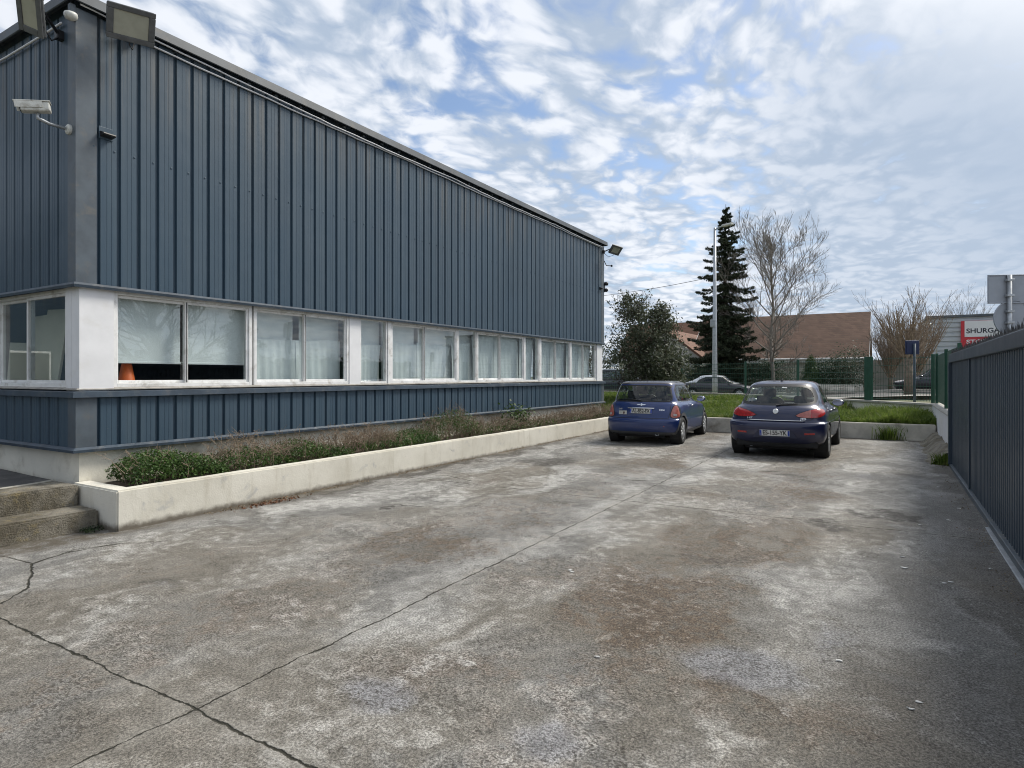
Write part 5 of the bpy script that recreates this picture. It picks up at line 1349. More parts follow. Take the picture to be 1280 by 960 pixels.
c1 = street_car('dark car with pale sky reflection coloured into its roof driving along the street behind the lamp post', hatch_levels(4.45, .86, 1.43, .93, 1.0, .95), 4.45, .86, .31, .80, 3.5,
               [(1.0, .94), (3.15, .93), (2.62, 1.27), (2.25, 1.315), (1.55, 1.31), (1.15, 1.14)], [[(1.15, .965), (1.95, .955), (1.95, 1.28), (1.6, 1.275), (1.28, 1.13)], [(2.02, .955), (3.0, .95), (2.55, 1.24), (2.25, 1.285), (2.02, 1.285)]], M_DKCAR, M_SKYROOF, .945, M_CARGLASSD)
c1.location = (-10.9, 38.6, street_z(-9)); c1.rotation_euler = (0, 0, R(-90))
c2 = street_car('tall dark off roader half hidden behind the olive bush and the hall', hatch_levels(4.6, .92, 1.80, 1.08, .45, .75), 4.6, .92, .36, .85, 3.65,
               [(.45, 1.10), (3.55, 1.09), (2.95, 1.62), (2.5, 1.70), (.85, 1.70), (.55, 1.45)], [[(.60, 1.13), (1.55, 1.12), (1.55, 1.66), (.9, 1.66), (.68, 1.45)], [(1.63, 1.12), (3.35, 1.12), (2.85, 1.58), (2.5, 1.66), (1.63, 1.66)]], M_BLKCAR, M_BLKCAR, 1.09, M_CARGLASSD)
c2.location = (-13.1, 37.6, street_z(-14)); c2.rotation_euler = (0, 0, R(90))
c3 = street_car('black compact hatchback facing left in the street behind the green fence corner', hatch_levels(4.1, .86, 1.50, .93, .45, .95), 4.1, .86, .31, .72, 3.25,
               [(.42, .94), (3.15, .93), (2.45, 1.38), (2.0, 1.435), (.75, 1.43), (.5, 1.2)], [[(.60, .965), (1.55, .955), (1.55, 1.40), (.85, 1.395), (.66, 1.2)], [(1.63, .955), (2.95, .95), (2.36, 1.35), (2.0, 1.405), (1.63, 1.405)]], M_BLKCAR, M_BLKCAR, .945, M_CARGLASSD)
c3.location = (4.32, 46.0, street_z(2)); c3.rotation_euler = (0, 0, R(90))

# ================================================================== HOUSES, WAREHOUSE AND WALLS BEYOND THE STREET
def tile_mat(name, c1_, c2_, rows):
    m, t = new_mat(name)
    co = t.n('ShaderNodeTexCoord').outputs['Object']
    s = t.xyz(co)
    z = t.m('MULTIPLY', s.outputs[2], rows)
    fr = t.m('FRACT', z); ro = t.m('FLOOR', z)
    cx = t.m('FLOOR', t.m('ADD', t.m('MULTIPLY', t.m('ADD', s.outputs[0], s.outputs[1]), 3.3), t.m('MULTIPLY', ro, .5)))
    wn = t.n('ShaderNodeTexWhiteNoise', {0: t.comb(cx, ro, 0.0)}, noise_dimensions='3D').outputs[0]
    big = t.noise(co, .8, 6, .6).outputs[0]
    c = t.mix(wn, c1_, c2_); c = t.mix(t.ss(big, .4, .7, 0, .5), c, tuple(x*.65 for x in c1_))
    c = t.mix(t.ss(fr, .22, .02, 0, .6), c, tuple(x*.3 for x in c1_))
    p = t.n('ShaderNodeBsdfPrincipled', {'Base Color': c, 'Roughness': .85})
    t.put(p.inputs['Normal'], t.n('ShaderNodeBump', {'Height': fr, 'Strength': .8, 'Distance': .04}).outputs[0])
    t.n('ShaderNodeOutputMaterial', {0: p.outputs[0]})
    return m
M_TILEB = tile_mat('brown_roof_tiles', (.135, .080, .055), (.185, .110, .075), 5.5)
M_TILER = tile_mat('red_brown_roof_tiles', (.17, .085, .055), (.22, .115, .075), 5.0)
M_RENDER = plain('off_white_render', (.62, .60, .54), .9, 0, .06, 1.5, dirt=(.52, .49, .42), dscale=1.2)
M_WINDK = plain('dark_house_window', (.03, .035, .04), .08, 0, .1, 4)
def slab(g, a, b, c, d_, th):
    """thick roof plane from four corners"""
    A = [Vector(p) for p in (a, b, c, d_)]; n = (A[1]-A[0]).cross(A[3]-A[0]).normalized()*th
    g.add(A+[p-n for p in A], [(0, 1, 2, 3), (7, 6, 5, 4), (0, 4, 5, 1), (1, 5, 6, 2), (2, 6, 7, 3), (3, 7, 4, 0)])
def gable_house(label, x0, x1, y0, y1, ze, zr, mt, axis='x', over=.35, zb=.2):
    t = thing('house', label, 'house', ((x0+x1)/2, (y0+y1)/2, zb))
    ox, oy = t.location.x, t.location.y
    def ob(g, name, m, par=None):
        g.v = [(x-ox, y-oy, z-zb) for x, y, z in g.v]; return g.obj(name, m, par or t)
    g = G()
    if axis == 'x':
        ym = (y0+y1)/2; pr = [(y0, zb-.3), (y1, zb-.3), (y1, ze), (ym, zr-.12), (y0, ze)]; g.prism(pr, 0, x0, x1)
    else:
        xm = (x0+x1)/2; pr = [(x0, zb-.3), (x1, zb-.3), (x1, ze), (xm, zr-.12), (x0, ze)]; g.prism(pr, 1, y0, y1)
    ob(g, 'wall', M_RENDER)
    g = G()
    if axis == 'x':
        k = (zr-ze)/((y1-y0)/2); zo = ze-k*over
        slab(g, (x0-.15, y0-over, zo), (x1+.15, y0-over, zo), (x1+.15, ym, zr), (x0-.15, ym, zr), .16)
        slab(g, (x1+.15, y1+over, zo), (x0-.15, y1+over, zo), (x0-.15, ym-.002, zr), (x1+.15, ym-.002, zr), .16)
        r_ = ob(g, 'roof', mt)
        g = G(); g.tube([(x0-.1, y0-over-.06, zo-.06), (x1+.1, y0-over-.06, zo-.06)], .075, 8); g.box((x0-.1, y0-over+.02, zo-.32), (x1+.1, y0-over+.05, zo-.14)); ob(g, 'gutter', M_WHITE)
        for sx in (x0-.17, x1+.153):
            g = G(); g.prism([(y0-over, zo-.2), (ym, zr-.2), (ym, zr+.03), (y0-over, zo+.03)], 0, sx, sx+.02); ob(g, 'barge_board', M_WHITE)
        for k_ in range(int((x1-x0)/3.5)):
            xx = x0+1.6+k_*3.5
            g = G(); g.bbox((xx, y0-.04, zb+.9), (xx+1.2, y0+.02, zb+2.1), .01); wd_ = ob(g, 'window', M_WHITE)
            g = G(); g.box((xx+.08, y0-.05, zb+.98), (xx+1.12, y0-.041, zb+2.02)); ob(g, 'pane', M_WINDK, wd_)
    else:
        k = (zr-ze)/((x1-x0)/2); zo = ze-k*over
        slab(g, (x0-over, y1+.3, zo), (x0-over, y0-.3, zo), (xm, y0-.3, zr), (xm, y1+.3, zr), .16)
        slab(g, (x1+over, y0-.3, zo), (x1+over, y1+.3, zo), (xm+.002, y1+.3, zr), (xm+.002, y0-.3, zr), .16)
        ob(g, 'roof', mt)
        g = G(); g.bbox(((x0+x1)/2-.6, y0-.04, zb+1.2), ((x0+x1)/2+.6, y0+.02, zb+2.3), .01); wd_ = ob(g, 'window', M_WHITE)
        g = G(); g.box(((x0+x1)/2-.52, y0-.05, zb+1.28), ((x0+x1)/2+.52, y0-.041, zb+2.22)); ob(g, 'pane', M_WINDK, wd_)
    return t
gable_house('single storey house under a big brown tiled roof behind the bare tree', -14.2, -1.35, 52.9, 62.4, 3.2, 6.75, M_TILEB, zb=.35)
gable_house('house with a redder tiled roof and cream gable behind the spruce', -18.6, -12.9, 50.6, 60.5, 3.3, 5.5, M_TILER, 'y', zb=.3)
gable_house('red tiled roof of a farther house between the olive bush and the spruce', -24.5, -15.0, 62.5, 70.5, 3.6, 7.3, M_TILER, zb=.3)
# pale block wall next to the house
g = G()
for i in range(4):
    g.bbox((-1.0+i*2.3, 53.0, .2), (-1.0+i*2.3+2.28, 53.2, 2.75+.0*i), .02)
tag(g.obj('garden_wall', plain('pale_block_wall', (.40, .385, .36), .9, 0, .12, 1.2, dirt=(.3, .28, .25), dscale=.8)), 'pale panel garden wall beside the brown roofed house', 'wall')
# storage warehouse
def corr_mat():
    m, t = new_mat('pale_blue_grey_sheet')
    co = t.n('ShaderNodeTexCoord').outputs['Object']
    n1 = t.noise(co, .5, 5, .6)
    c = t.mix(t.ss(n1.outputs[0], .3, .7), (.42, .47, .51), (.50, .53, .56))
    p = t.n('ShaderNodeBsdfPrincipled', {'Base Color': c, 'Roughness': .45, 'Metallic': .1})
    t.n('ShaderNodeOutputMaterial', {0: p.outputs[0]})
    return m
M_CORR = corr_mat()
WH = thing('warehouse', 'storage warehouse of pale horizontal ribbed sheeting with a white and red shop sign', 'warehouse', (3.0, 65.0, .4))
def wo(g, name, m, par=None):
    g.v = [(x-3.0, y-65.0, z-.4) for x, y, z in g.v]; return g.obj(name, m, par or WH)
g = G(); prof = []; z = .2
while z < 6.6: prof += [(z, 0), (z+.20, 0), (z+.235, .09), (z+.33, .09), (z+.37, 0)]; z += .40
for (p, o), (q_, o2) in zip(prof[:-1], prof[1:]):
    g.add([(2.9, 65+o, p), (34, 65+o, p), (34, 65+o2, q_), (2.9, 65+o2, q_)], [(0, 1, 2, 3)])
    g.add([(2.9+o, 65, p), (2.9+o, 90, p), (2.9+o2, 90, q_), (2.9+o2, 65, q_)], [(3, 2, 1, 0)])
wo(g, 'wall', M_CORR)
g = G(); g.bbox((2.75, 64.9, 6.56), (34.1, 90, 6.78), .03); wo(g, 'roof_edge', M_TRIM)
g = G(); g.bbox((10.2, 66.5, 6.79), (11.0, 67.5, 7.25), .05); wo(g, 'roof_unit', M_TRIM)
M_SIGNRED = plain('sign_red', (.55, .035, .05), .4, 0, .05, 2)
M_SIGNWH = plain('sign_white', (.76, .77, .78), .4, 0, .03, 2)
M_SIGNBLK = plain('sign_navy_letters', (.025, .03, .05), .5)
sx0 = 5.24
g = G(); g.bbox((sx0, 64.80, 3.6), (sx0+7.2, 64.9, 6.22), .02); sg = wo(g, 'sign_panel', M_SIGNRED)
g = G(); g.bbox((sx0+.26, 64.77, 4.86), (sx0+7.0, 64.798, 6.20), .01); wo(g, 'white_field', M_SIGNWH, sg)
Mx = Matrix.Translation((sx0+.38+1.50-3.0, 64.768-65, 5.35-.4)) @ Matrix.Rotation(R(90), 4, 'X')
text_obj('lettering', 'SHURGARD', .55, M_SIGNBLK, Mx, sg, .005, .012, 3.0)
Mx = Matrix.Translation((sx0+.38+1.30-3.0, 64.795-65, 4.45-.4)) @ Matrix.Rotation(R(90), 4, 'X')
text_obj('lettering', 'STORAGE', .45, M_SIGNWH, Mx, sg, .005, .012, 2.6)

# ================================================================== LAMP POST, WIRES, ROAD SIGNS
lp = thing('lamp_post', 'slim galvanised lamp post standing in front of the spruce', 'lamp post', (-7.05, 30.3, .30))
g = G(); g.tube([(0, 0, 0), (0, 0, .9), (0, 0, 3), (0, 0, 8.3)], [.125, .125, .105, .055], 12); g.obj('pole', M_METAL, lp, True)
for z in (1.2, 1.5): g = G(); g.lathe([(.129, z), (.131, z+.005), (.131, z+.04), (.126, z+.045)], 16); g.obj('strap', M_TRIM, lp)
g = G(); g.tube([(0, 0, 8.2), (.2, -.1, 8.28), (.45, -.2, 8.3)], .03, 6); g.obj('arm', M_METAL, lp, True)
g = G(); M = Matrix.Translation((.62, -.28, 8.30)) @ Matrix.Rotation(R(-25), 4, 'Z'); g.bbox((-.25, -.11, -.05), (.3, .11, .06), .04, M=M); g.obj('lamp_head', M_CAMW, lp)
g = G(); g.bbox((-.18, -.16, 3.6), (.05, .1, 3.95), .02); g.obj('junction_box', M_METAL, lp)
def wire(label, a, b, drop, r=.012):
    a, b = Vector(a), Vector(b); g = G()
    g.tube([a+(b-a)*(i/24)+Vector((0, 0, -drop*4*(i/24)*(1-i/24))) for i in range(25)], r, 5)
    tag(g.obj('overhead_wire', M_BLACK, smooth=True), label, 'wire')
wire('thin overhead wire running from the lamp post to behind the hall', (-7.05, 30.3, 6.3), (-24, 33.0, 6.6), .55)
# rectangular and round sign seen from behind, beyond the gate
M_SIGNBACK = plain('bare_aluminium', (.34, .37, .42), .5, .15, .06, 4)
rs_ = thing('road_sign', 'backs of a rectangular and a round sign on one post beyond the gate', 'road sign', (1.83, 13.95, 0))
yaw = R(YAW-6)
Mr = Matrix.Rotation(yaw, 4, 'Z')
g = G(); g.tube([(0, 0, -.1), (0, 0, 3.36)], .038, 12); g.obj('post', M_METAL, rs_, True)
g = G(); g.bbox((-.31, .045, 2.88), (.62, .06, 3.36), .006, M=Mr)
for lo, hi in (((-.325, .03, 2.865), (.635, .075, 2.885)), ((-.325, .03, 3.355), (.635, .075, 3.375)), ((-.325, .03, 2.886), (-.306, .075, 3.354)), ((.616, .03, 2.886), (.635, .075, 3.354))): g.bbox(lo, hi, .006, M=Mr)
g.obj('rectangular_plate', M_SIGNBACK, rs_)
g = G(); M = Mr @ Matrix.Translation((.09, .062, 2.60)) @ Matrix.Rotation(R(90), 4, 'X'); g.lathe([(.30, -.002), (.325, .0), (.325, .03), (.31, .03), (.305, .012), (.005, .012)], 40, M); g.obj('round_plate', M_SIGNBACK, rs_)
g = G()
for z in (2.98, 3.25, 2.5, 2.7): g.bbox((-.06, -.045, z), (.06, .044, z+.04), .006, M=Mr)
g.obj('clamp', M_METAL, rs_)
# blue backed sign on a steel post by the wall
bs = thing('road_sign', 'dark blue square sign seen from behind on a thin post by the wall bend', 'road sign', (.60, 19.95, .3))
Mr = Matrix.Rotation(R(31), 4, 'Z')
g = G(); g.tube([(0, 0, -.1), (0, 0, 2.15)], .036, 10); g.obj('post', M_TRIMD, bs, True)
M_BLUESIGN = plain('dark_blue_sign_back', (.014, .026, .085), .45, 0, .12, 6)
g = G(); g.bbox((-.22, .03, 1.86), (.155, .06, 2.24), .012, M=Mr); g.bbox((-.19, .015, 1.9), (.125, .0295, 2.2), .006, M=Mr); g.obj('sign_plate', M_BLUESIGN, bs)
sl = thing('street_lamp', 'small white headed street lamp in front of the warehouse sheeting', 'street lamp', (3.2, 58.5, .45))
g = G(); g.tube([(0, 0, 0), (0, 0, 4.5), (-.1, -.05, 4.9), (-.35, -.1, 5.05)], [.06, .05, .04, .03], 8); g.obj('pole', M_METAL, sl, True)
g = G(); M = Matrix.Translation((-.6, -.15, 5.06)); g.lathe([(.02, .0), (.2, .03), (.32, .08), (.25, .17), (.05, .22)], 16, M); g.obj('lamp_head', M_CAMW, sl, True)

# ================================================================== PLANTS
M_LEAF_OLIVE = leafy('olive_leaves', ((.050, .064, .034), (.105, .118, .068), (.21, .22, .155)), 1.4, .25)
M_LEAF_SPRUCE = leafy('spruce_needles', ((.028, .040, .022), (.050, .066, .034), (.090, .100, .055)), 1.2, .1, .7)
M_LEAF_DK = leafy('dark_hedge_leaves', ((.016, .034, .014), (.034, .060, .022), (.060, .085, .035)), 1.6, .2)
M_LEAF_MID = leafy('mid_green_leaves', ((.030, .062, .016), (.060, .105, .026), (.095, .145, .045)), 2.0, .3)
M_LEAF_VAR = leafy('grey_green_leaves', ((.055, .072, .045), (.11, .13, .085), (.20, .21, .16)), 2.5, .3)
M_LEAF_YEL = leafy('yellow_green_leaves', ((.11, .13, .03), (.18, .20, .06), (.25, .26, .10)), 2.0, .4)
M_LEAF_LOW = leafy('planter_green_leaves', ((.035, .075, .018), (.070, .135, .030), (.13, .21, .055)), 6.0, .3)
M_LEAF_DRY = leafy('withered_brown_leaves', ((.15, .115, .075), (.25, .195, .13), (.35, .285, .20)), 6.0, .2, .8)
M_TWIG = plain('dry_brown_twigs', (.26, .20, .145), .9, 0, .35, 9)
M_TWIGG = plain('grey_bare_twigs', (.27, .24, .205), .9, 0, .25, 6)
M_TWIGP = plain('pale_twigs', (.30, .26, .20), .9, 0, .3, 9)

def crown(nclump, centre, radii, per, csize, seed, shell=.55, lift=0.0):
    """leaf positions gathered in clumps through an ellipsoid with gaps"""
    rr = np.random.default_rng(seed); P = []; N = []
    u = rr.normal(0, 1, (nclump, 3)); u /= np.linalg.norm(u, axis=1)[:, None]
    rad = rr.uniform(shell**3, 1, nclump)**(1/3)
    fn = fnoise(seed+50)
    bump = 1+.22*fn(u, 2.6)
    C = u*rad[:, None]*bump[:, None]*np.array(radii)+np.array(centre)
    for c, uu in zip(C, u):
        k = int(per*rr.uniform(.5, 1.4)); q = rr.normal(0, 1, (k, 3)); q *= csize*rr.uniform(.6, 1.3)/2
        P.append(q+c); N.append(q*.6+uu*.6*csize+np.array((0, 0, csize*.5)))
    return np.concatenate(P), np.concatenate(N)
def limb_tree(g, base, height, r0, seed, levels=4, spread=.55, up=.35, n0=9, first=.25, thin=.0045, wob=.12, lenk=.62, taper=.5, crook=1.0):
    """recursive bare limbs; returns twig end points"""
    rr = random.Random(seed); ends = []
    def rv(s_): return Vector((rr.gauss(0, s_), rr.gauss(0, s_), rr.gauss(0, s_)))
    def grow_(p, d_, ln, r, lev):
        n = 6 if lev < 2 else 4
        pts = [p.copy()]; rad = [r]; dd = d_.normalized(); q = p.copy()
        kids = []
        for i in range(n):
            dd = (dd+rv(wob*crook)+Vector((0, 0, up*.16*(lev > 0)))).normalized(); q = q+dd*ln/n
            rr_ = max(thin, r*(1-(1-taper*.5)*(i+1)/n)); pts.append(q.copy()); rad.append(rr_)
            if lev < levels and (i+1)/n > (first if lev == 0 else .18): kids.append((q.copy(), dd.copy(), rr_, (i+1)/n))
        g.tube(pts, rad, 7 if lev == 0 else 5 if lev == 1 else 3, cap=lev == 0)
        if lev >= levels: ends.append((q, dd)); return
        cnt = n0 if lev == 0 else (5 if lev == 1 else 4)
        for k in range(cnt):
            q0, d0, r1, f = kids[rr.randrange(len(kids))] if lev else kids[min(len(kids)-1, int(k*len(kids)/cnt))]
            a = rr.uniform(0, 6.283); perp = d0.cross(Vector((math.cos(a), math.sin(a), .2))).normalized()
            nd = (d0*(1-spread*.55)+perp*spread*rr.uniform(.7, 1.25)+Vector((0, 0, up*.5))).normalized()
            grow_(q0+rv(.004), nd, ln*lenk*rr.uniform(.7, 1.15)*(1.15-.45*f), r1*rr.uniform(.5, .68), lev+1)
        grow_(q, dd, ln*lenk*.75, rad[-1]*.85, lev+1)
    grow_(Vector(base), Vector((rr.gauss(0, .02), rr.gauss(0, .02), 1)), height, r0, 0)
    return ends

# -- the big evergreen bush at the far corner of the hall
bu = thing('evergreen_bush', 'large grey green evergreen bush on the lawn past the far end of the hall', 'bush', (-7.75, 22.4, .55)); bu.scale = (1.06, 1.06, 1.10)
g = G(); ends = limb_tree(g, (0, 0, -.1), 1.6, .10, 21, 4, .7, .25, 10, .1, .006, .2)
g.obj('trunk', M_BARKD, bu, True)
P1, N1 = crown(215, (0, 0, 1.35), (1.45, 1.4, 1.35), 46, .34, 5, .35); P2, N2 = crown(70, (.15, 0, 2.5), (.95, .9, .85), 42, .30, 6, .3); P3, N3 = crown(36, (-.55, .1, 3.2), (.5, .5, .55), 26, .22, 8, .2)
P4, N4 = crown(26, (.75, -.1, 2.75), (.4, .4, .5), 26, .22, 9, .2); P5, N5 = crown(60, (.75, 0, 1.2), (1.1, 1.0, 1.0), 46, .3, 10, .3)
P_ = np.concatenate([P1, P2, P3, P4, P5]); N_ = np.concatenate([N1, N2, N3, N4, N5]); kp = (P_[:, 2] > .02) & ~((P_[:, 0]*.856+P_[:, 1]*.516 < -.62) & (P_[:, 2] < 1.35) & (np.random.default_rng(3).uniform(0, 1, len(P_)) < .93))      # bare skirt on its left
rr = np.random.default_rng(2)
link('foliage', leaf_mesh('foliage', P_[kp], N_[kp], rr.uniform(.07, .135, kp.sum()), .48, .5, rr), M_LEAF_OLIVE, bu)
g = G(); rt = random.Random(5)
sprP, sprN = [], []
for i in range(130):
    a = rt.uniform(0, 6.28); th = rt.uniform(.1, 1.15); b = Vector((math.cos(a)*math.sin(th)*1.1, math.sin(a)*math.sin(th)*1.1, 1.5+math.cos(th)*1.35)) if i > 45 else Vector((-.5+rt.gauss(0, .3), rt.gauss(0, .3), 2.9+rt.uniform(0, .4)))
    d_ = Vector((math.cos(a)*.6, math.sin(a)*.6, rt.uniform(.5, 1.5))).normalized(); ln = rt.uniform(.4, .85)
    pts = [b+d_*ln*k/4+Vector((rt.gauss(0, .02), rt.gauss(0, .02), .0)) for k in range(5)]
    g.tube(pts, [.009, .008, .007, .005, .003], 3, cap=False)
    for k in range(11):
        f = rt.uniform(.25, 1.0); sprP.append(b+d_*ln*f+Vector((rt.gauss(0, .035), rt.gauss(0, .035), rt.gauss(0, .03)))); sprN.append((rt.gauss(0, 1), rt.gauss(0, 1), rt.gauss(.4, 1)))
g.obj('twigs', M_BARKD, bu)
link('shoot_leaves', leaf_mesh('shoot_leaves', [tuple(p) for p in sprP], sprN, np.random.default_rng(4).uniform(.06, .11, len(sprP)), .45, .4), M_LEAF_OLIVE, bu)

# -- spruce
sp = thing('spruce_tree', 'tall dark spruce standing behind the lamp post', 'tree', (-9.95, 45.6, .25)); sp.scale = (1.05, 1.05, 1.045)
g = G(); g.tube([(0, 0, -.2), (0, 0, 4), (.05, 0, 9), (.1, 0, 12.9)], [.22, .17, .09, .015], 8); g.obj('trunk', M_BARKD, sp, True)
g = G(); rt = random.Random(11); PP, NN, SS = [], [], []
z = .9
while z < 12.75:
    f = z/12.9; Rm = 2.75*(1-f)**.82*(1.0 if z > 1.8 else .92)+.16
    if .30 < f < .75: Rm *= .98
    nb = max(5, int(12*(1-f)+5)); a0 = rt.uniform(0, 6.28)
    for k in range(nb):
        a = a0+6.283*k/nb+rt.uniform(-.25, .25); ln = Rm*rt.choice((.4, .6, .8, .95, 1.05, 1.25))*rt.uniform(.85, 1.1)
        droop = (.42 if f < .6 else .15-.5*(f-.6))*ln*rt.uniform(.6, 1.2)
        b = Vector((.1*f, 0, z+rt.uniform(-.14, .14))); d_ = Vector((math.cos(a), math.sin(a), 0)); sd = Vector((-d_.y, d_.x, 0))
        pts = [b+d_*ln*u+Vector((0, 0, -droop*math.sin(u*1.75)+.10*ln*u**3)) for u in (0, .33, .66, 1)]
        g.tube(pts, [.03*(1-f)+.008, .02*(1-f)+.006, .012, .004], 3, cap=False)
        m_ = int(ln*110)+14
        for i in range(m_):
            u = rt.uniform(.08, 1.0)**.75; j = min(2, int(u*3)); p = pts[j]+(pts[j+1]-pts[j])*(u*3-j)
            wd_ = (.42*ln*(1-u)**.7*.55+.05); s_ = rt.uniform(-1, 1)
            p = p+sd*s_*wd_-d_*abs(s_)*wd_*.5*-1*.3+Vector((0, 0, -abs(s_)*wd_*.30-rt.uniform(0, .10+.10*(1-f))))
            PP.append(tuple(p)); NN.append((rt.gauss(0, .5), rt.gauss(0, .5), rt.choice((1, .3, .6)))); SS.append(rt.uniform(.13, .30))
    z += .34 if f < .6 else .30
g.obj('branches', M_BARKD, sp)
link('needles', leaf_mesh('needles', PP, NN, np.array(SS), .30, .35, np.random.default_rng(6)), M_LEAF_SPRUCE, sp)

# -- bare tree with an egg-shaped crown of upswept limbs
def bare_tree(name, label, loc, h, wdt, seed, mat, levels=5, trunk=.16):
    t = thing(name, label, 'tree', loc)
    rr_ = random.Random(seed)
    g = G(); top = h*.92
    tp = [Vector((.08*math.sin(i*1.3), .06*math.cos(i*1.9), top*i/10)) for i in range(11)]
    g.tube([tp[0]-Vector((0, 0, .2))]+tp, [trunk*1.25]+[trunk*(1-.88*i/10) for i in range(11)], 8); g.obj('trunk', mat, t, True)
    g = G()
    def env(z):                                          # crown half width at height z
        u = (z/h-.10)/.90; u = min(max(u, .0), 1)
        return wdt/2*max(.05, math.sin(math.pi*(.04+.90*u)**.85)**.62)
    def twig(p, d_, ln, r, lev):
        n = 6 if lev == 0 else 4 if lev < 3 else 3; pts = [p]; rad = [r]; dd = d_.normalized(); q = p
        for i in range(n):
            lim = env(q.z); out = math.hypot(q.x, q.y)/max(lim, .05)
            dd = (dd+Vector((rr_.gauss(0, .06), rr_.gauss(0, .06), .085+.13*max(0, out-.75)))).normalized()
            q = q+dd*ln/n; pts.append(q); rad.append(max(.0055 if lev > 2 else .009, r*(1-.75*(i+1)/n)))
        g.tube(pts, rad, 5 if lev == 0 else 3, cap=False)
        if lev >= levels-1: return
        cnt = max(2, int((12, 6, 4, 3, 3)[lev]*min(1.0, .25+ln/(2.2, 1.0, .5, .3, .3)[lev]*.75)))
        for k in range(cnt):
            f = rr_.uniform(.18, 1.0); j = min(n-1, int(f*n)); q0 = pts[j]+(pts[j+1]-pts[j])*(f*n-j)
            dl = (pts[j+1]-pts[j]).normalized(); a = rr_.uniform(0, 6.28)
            pr = dl.cross(Vector((math.cos(a), math.sin(a), .3))).normalized()
            twig(q0, dl*.72+pr*rr_.uniform(.5, .95)+Vector((0, 0, .14)), ln*rr_.uniform(.28, .52), rad[j]*.6, lev+1)
    nb = 28
    for k in range(nb):
        f = .14+.84*((k+.5)/nb)**.95; j = min(9, int(f*10)); b = tp[j]+(tp[j+1]-tp[j])*(f*10-j)
        a = k*2.4+rr_.uniform(-.4, .4); el = R(14+56*f+rr_.uniform(-9, 9))
        d_ = Vector((math.cos(a)*math.cos(el), math.sin(a)*math.cos(el), math.sin(el)))
        ln = min(env(b.z+.8)*1.12/max(.35, math.cos(el)), (h-b.z)*.95/max(.3, math.sin(el)))*rr_.uniform(.75, 1.02)
        twig(b, d_, max(.5, ln), trunk*(.52-.36*f), 0)
    g.obj('branches', mat, t)
    return t
bare_tree('bare_tree', 'tall leafless tree with an egg shaped crown in front of the brown roof', (-6.95, 46.6, .3), 11.0, 6.6, 31, M_TWIGG, 4, .15)
# -- pollarded trees and scrub in front of the warehouse
def scrub_tree(label, loc, h, wdt, seed, mat, stems=16, trunk_h=1.4, trunk=.2, lean=0):
    t = thing('bare_tree', label, 'tree', loc)
    rr_ = random.Random(seed); g = G()
    g.tube([(0, 0, -.2), (.02, 0, trunk_h*.5), (0, .02, trunk_h)], [trunk*1.15, trunk, trunk*1.1], 9); g.obj('trunk', M_BARK, t, True)
    g = G()
    def tw(p, d_, ln, r, lev):
        pts = [p]; rad = [r]; dd = d_.normalized(); q = p; n = 5
        for i in range(n):
            dd = (dd+Vector((rr_.gauss(0, .10), rr_.gauss(0, .10), .08))).normalized(); q = q+dd*ln/n; pts.append(q); rad.append(max(.007, r*(1-.8*(i+1)/n)))
        g.tube(pts, rad, 4 if lev == 0 else 3, cap=False)
        if lev < 2:
            for k in range(7 if lev == 0 else 4):
                j = rr_.randrange(1, n); dl = (pts[j+1]-pts[j]).normalized(); a = rr_.uniform(0, 6.28)
                tw(pts[j], dl+Vector((math.cos(a), math.sin(a), .3))*rr_.uniform(.3, .75), ln*rr_.uniform(.25, .5), rad[j]*.6, lev+1)
    for k in range(stems):
        a = rr_.uniform(0, 6.28); sp_ = rr_.uniform(.1, .75)
        tw(Vector((rr_.gauss(0, .1), rr_.gauss(0, .1), trunk_h*rr_.uniform(.75, 1.0))), Vector((math.cos(a)*sp_*wdt/h*2+lean, math.sin(a)*sp_*wdt/h*2, 1)), (h-trunk_h)*rr_.uniform(.55, 1.05), trunk*rr_.uniform(.22, .4), 0)
    g.obj('branches', mat, t)
    return t
scrub_tree('leafless pollard with a thick trunk behind the blue sign', (.83, 36.4, .45), 4.9, 3.2, 3, M_TWIG, 20, 2.0, .19, .12)
scrub_tree('dense bare brown thicket tree just right of the brown roofed house', (.1, 50.9, .5), 5.4, 2.9, 4, M_TWIG, 44, 1.2, .14)
scrub_tree('tall bare thin stemmed tree between the house and the warehouse', (1.6, 51.5, .5), 6.5, 3.6, 5, M_TWIG, 30, 1.3, .18)
scrub_tree('far bare treetop rising behind the warehouse roof', (8.1, 95.0, .3), 11.5, 6.5, 6, M_TWIGG, 24, 3.5, .2)

# -- hedge and shrubs on the far side of the street
def shrub(label, loc, radii, n, per, cs, seed, mat, leaf=(.09, .17), shell=.35, stem=M_BARKD, name='shrub', flat=False):
    t = thing(name, label, 'shrub', loc)
    P, N = crown(n, (0, 0, radii[2]*.92), radii, per, cs, seed, shell); k = P[:, 2] > -.05
    if flat: P[:, 2] = np.minimum(P[:, 2], radii[2]*1.75+.1*np.sin(P[:, 0]*3))
    rr_ = np.random.default_rng(seed)
    link('foliage', leaf_mesh('foliage', P[k], N[k], rr_.uniform(leaf[0], leaf[1], k.sum()), .55, .5, rr_), mat, t)
    g = G(); rt_ = random.Random(seed)
    for i in range(9):
        a = rt_.uniform(0, 6.28); g.tube([(rt_.gauss(0, .08), rt_.gauss(0, .08), -.1), (math.cos(a)*radii[0]*.3, math.sin(a)*radii[1]*.3, radii[2]*.7), (math.cos(a)*radii[0]*.7, math.sin(a)*radii[1]*.7, radii[2]*1.35)], [.035, .025, .008], 5)
    g.obj('stems', stem, t)
    return t
H2 = 'hedge shrubs across the street'
